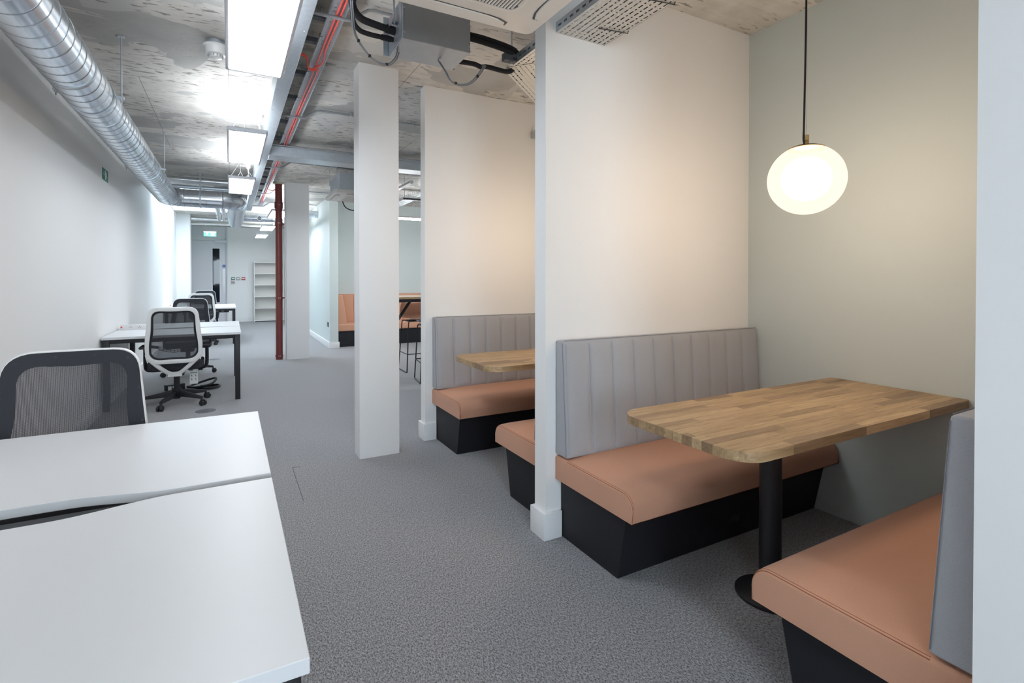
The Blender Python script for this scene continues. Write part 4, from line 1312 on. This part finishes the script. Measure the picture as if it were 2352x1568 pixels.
# ================================================================== SIGNS AND SMALL WALL THINGS
ex = thing('exit_sign', 'lit green exit sign hanging before the exit door', 'sign', (-.49, 17.0, 2.52))
B().box(-.16, .16, -.02, .02, .135, .185).obj('housing', 'panel_frame', ex, bevel=.004)
B().box(-.155, .155, -.006, .006, 0, .135).obj('sign_blade', 'exit_green', ex)
aw = B()
aw.prism([(-.07, .018), (-.035, .058), (-.055, .058), (-.055, .095), (-.085, .095), (-.085, .058), (-.105, .058)], -.0075, -.006, 'y')
aw.obj('arrow', 'exit_white', ex)
do = B(); do.box(.025, .115, -.0075, -.006, .012, .108); do.obj('door_symbol', 'exit_white', ex)
mn = B(); mn.tube([(.058, -.008, .09), (.062, -.008, .088)], .008, 8); mn.tube([(.062, -.008, .078), (.075, -.008, .05), (.09, -.008, .03)], .006, 6); mn.tube([(.075, -.008, .05), (.055, -.008, .028)], .005, 6); mn.tube([(.062, -.008, .072), (.085, -.008, .068)], .0035, 6)
mn.obj('running_figure', 'exit_green', ex)
B().box(-.155, .155, -.0072, -.006, .108, .135).obj('light_strip', 'exit_white', ex)
for x in (-.11, .11): B().cyl((x, 0, .185), (x, 0, CEIL - 2.52), .003, 6).obj('suspension_rod', 'white_metal', ex)

gs = thing('exit_sign', 'small green exit sign on the long white wall', 'sign', (XL, 6.62, 2.35))
B().box(0, .006, -.125, .125, -.04, .075).obj('sign_plate', 'sign_green', gs)
sw = B(); sw.box(.006, .007, -.02, .02, -.028, .062); sw.box(.006, .007, .045, .06, .01, .05); sw.box(.006, .007, .035, .07, .0, .012); sw.box(.006, .007, -.1, -.05, .015, .02); sw.box(.006, .007, -.08, -.07, .0, .045)
sw.obj('pictogram', 'sign_white', gs)

for x, z_, m_, lab in ((.085, 1.315, 'call_green', 'green emergency release on the end wall'), (.22, 1.315, 'call_grey', 'grey switch between the green and red units'), (.365, 1.315, 'call_red', 'red fire call point on the end wall'), (.085, 1.20, 'call_grey', 'grey unit with a red button below the green release')):
    t = thing('call_point', lab, 'call point', (x, YF, z_), 0, 'call points on the end wall')
    B().box(-.048, .048, -.03, 0, -.042, .042).obj('housing', m_, t, bevel=.004)
    if z_ > 1.3: B().box(-.033, .033, -.032, -.03, -.016, .016).obj('glass', 'sign_white', t)
    else:
        B().cyl((0, -.033, 0), (0, -.03, 0), .03, 18).obj('button_ring', 'sign_white', t); B().cyl((0, -.042, 0), (0, -.033, 0), .02, 16).obj('button', 'call_red', t)

# bookcase
bc = thing('bookcase', 'white empty bookcase against the end wall', 'bookcase', (.638, YF - .37, 0))
BWd, BDp, BHh = .83, .33, 1.82
for x in (0, BWd - .02): B().box(x, x + .02, 0, BDp, 0, BHh).obj('side_panel', 'white_plastic', bc)
for z_ in (.03, .40, .755, 1.11, 1.455, BHh - .02): B().box(.02, BWd - .02, .0, BDp - .012, z_, z_ + .02).obj('shelf', 'white_plastic', bc)
B().box(.02, BWd - .02, BDp - .01, BDp, .03, BHh).obj('back_panel', 'cream_plastic', bc)
B().box(.02, BWd - .02, .02, .035, 0, .03).obj('toe_board', 'dark_steel', bc)

so = thing('wall_socket', 'black double socket low on the end of the pale blue wall', 'socket', (1.645, 10.33, .435))
B().box(-.008, 0, -.075, .075, -.045, .045).obj('faceplate', 'socket_black', so, bevel=.002)
ss = B()
for y_ in (-.037, .037): ss.box(-.0088, -.008, y_ - .012, y_ + .012, -.015, .012)
ss.obj('socket_insert', 'dark_steel', so)
pi_ = thing('motion_sensor', 'small black sensor high on the pale blue wall', 'sensor', (1.645, 13.0, 2.72))
B().box(-.03, 0, -.03, .03, -.06, .06).obj('bracket', 'black_plastic', pi_, bevel=.004)
B().cyl((-.10, 0, 0), (-.03, 0, 0), .035, 16).obj('lens', 'black_plastic', pi_)

# ================================================================== BREAKOUT AREA BEYOND THE COLUMN
bq = thing('banquette', 'terracotta upholstered banquette beyond the first column', 'bench', (1.803, 10.2, 0))
WQ = 3.2
B().box(0, WQ, .03, .64, 0, .30).obj('plinth', 'black_laminate', bq)
B().box(0, WQ, 0, .64, .30, .44).obj('seat', 'terracotta_fabric', bq, bevel=.03, seg=3)
bk = B(); bk.hexa([(0, .47, .42), (WQ, .47, .42), (WQ, .645, .42), (0, .645, .42), (0, .55, 1.0), (WQ, .55, 1.0), (WQ, .645, 1.0), (0, .645, 1.0)])
bqb = bk.obj('backrest', 'terracotta_fabric', bq, bevel=.01)
pc = None
for i in range(16):
    if pc is None:
        c = B(); c.hexa([(.003, .46, .44), (.197, .46, .44), (.197, .48, .44), (.003, .48, .44), (.003, .537, .985), (.197, .537, .985), (.197, .557, .985), (.003, .557, .985)])
        pc = c.obj('channel', 'terracotta_fabric', bqb, bevel=.008, seg=2)
    else: share(pc, 'channel', bqb, (.2 * i, 0, 0))
sdb = B(); sdb.hexa([(.001, .03, .42), (.185, .03, .42), (.185, .62, .42), (.001, .62, .42), (.001, .06, .995), (.105, .06, .995), (.105, .62, .995), (.001, .62, .995)])
sdb.obj('side_cushion', 'terracotta_fabric', bq, bevel=.02, seg=3)

ht = thing('high_table', 'oak topped high table on black angled legs beyond the partition', 'table', (2.0, 6.45, 0))
B().box(-.25, 1.9, 0, .72, 1.045, 1.075).obj('tabletop', 'oak_edge', ht, bevel=.003, seg=1)
for y_ in (.05, .64): B().box(-.18, 1.83, y_, y_ + .03, 1.005, 1.045).obj('rail', 'black_metal', ht)
for x0_, x1_ in ((.16, -.55), (1.40, 2.0)):
    for y_ in (.35,): B().tube([(x0_, y_, 1.02), (x1_, y_, .0)], .020, 4).obj('leg', 'black_metal', ht)
def stool(loc, rz, label, m_):
    t = thing('bar_stool', label, 'stool', loc, rz, 'bar stools at the high table')
    sh = B()
    prof = [(-.20, .735, .17), (-.185, .752, .185), (-.10, .748, .20), (.05, .742, .205), (.13, .752, .205), (.175, .79, .20), (.195, .86, .19), (.205, .925, .175), (.208, .95, .15)]
    rows = []
    for y_, z_, hw in prof:
        rows.append([sh.bm.verts.new((hw * q, y_ - .02 * q * q, z_ + .02 * q * q)) for q in (-1, -.8, -.5, 0, .5, .8, 1)])
    for a in range(len(rows) - 1):
        for j in range(6): sh.bm.faces.new([rows[a][j], rows[a][j + 1], rows[a + 1][j + 1], rows[a + 1][j]])
    g = bmesh.ops.solidify(sh.bm, geom=sh.bm.faces[:], thickness=.018)
    sh.obj('seat_shell', m_, t, angle=60)
    B().prism([(-.17, -.18), (.17, -.18), (.17, .13), (-.17, .13)], .708, .722).obj('seat_support', 'black_plastic', t, bevel=.005)
    for s_ in (-1, 1):
        f = B()
        f.tube([(s_ * .15, -.15, .712), (s_ * .17, -.17, .70), (s_ * .205, -.205, .02), (s_ * .205, -.195, .008), (s_ * .205, .195, .008), (s_ * .205, .205, .02), (s_ * .17, .14, .70), (s_ * .15, .12, .712)], .0085, 8)
        f.obj('sled_leg', 'black_metal', t)
    fr_ = B(); fr_.tube([(-.196, -.193, .26), (.196, -.193, .26)], .007, 8); fr_.tube([(-.196, -.193, .26), (-.196, .19, .26)], .007, 8); fr_.tube([(.196, -.193, .26), (.196, .19, .26)], .007, 8)
    fr_.obj('foot_rail', 'black_metal', t)
    return t
stool((2.353, 7.15, 0), R(0), 'terracotta shell bar stool seen between column and partition', 'terracotta_fabric')
stool((2.30, 6.31, 0), R(172), 'blue grey bar stool partly behind the partition', 'blue_grey_plastic')
ll = thing('linear_light', 'bright linear light hanging in the breakout area', 'ceiling light', (3.0, 8.8, 2.345))
B().box(-1.1, 1.1, -.03, .03, .03, .06).obj('housing', 'white_metal', ll)
B().box(-1.1, 1.1, -.03, .03, 0, .03).obj('diffuser', 'linear_light', ll)
for x in (-.9, -.1, .9): B().cyl((x, 0, .06), (x, 0, CEIL - 2.347), .0015, 6).obj('suspension_wire', 'white_metal', ll)
B().tube(spline([(-.22, 0, .06), (-.18, 0, .22), (-.10, 0, .28), (-.02, -.1, .30), (.02, -.3, .38)], 5), .006, 6).obj('flex', 'white_plastic', ll)
bkt = thing('basket_tray', 'wire basket cable tray above the high table', 'cable tray', (2.38, 6.8, 2.55))
wr = B()
for i in range(8):
    x = .03 * i
    wr.tube([(x, 0, 0 if 0 < i < 7 else .05), (x, 3.2, 0 if 0 < i < 7 else .05)], .0025, 5)
for j in range(33): wr.tube([(0, .1 * j, .05), (0, .1 * j, 0), (.21, .1 * j, 0), (.21, .1 * j, .05)], .0025, 5)
wr.obj('wire_mesh', 'galv', bkt)
for y_ in (.9, 2.4):
    B().box(-.05, .26, y_ - .02, y_ + .02, -.03, -.004).obj('strut_channel', 'dark_steel', bkt)
    for x in (-.03, .24): B().cyl((x, y_, -.04), (x, y_, CEIL - 2.552), .004, 6).obj('threaded_rod', 'galv', bkt)
tag(B().tube([(2.30, 7.2, 2.70), (2.28, 8.9, 2.70)], .028, 12).obj('drain_pipe', 'white_plastic'), 'white pipe above the wire basket tray', 'pipe')
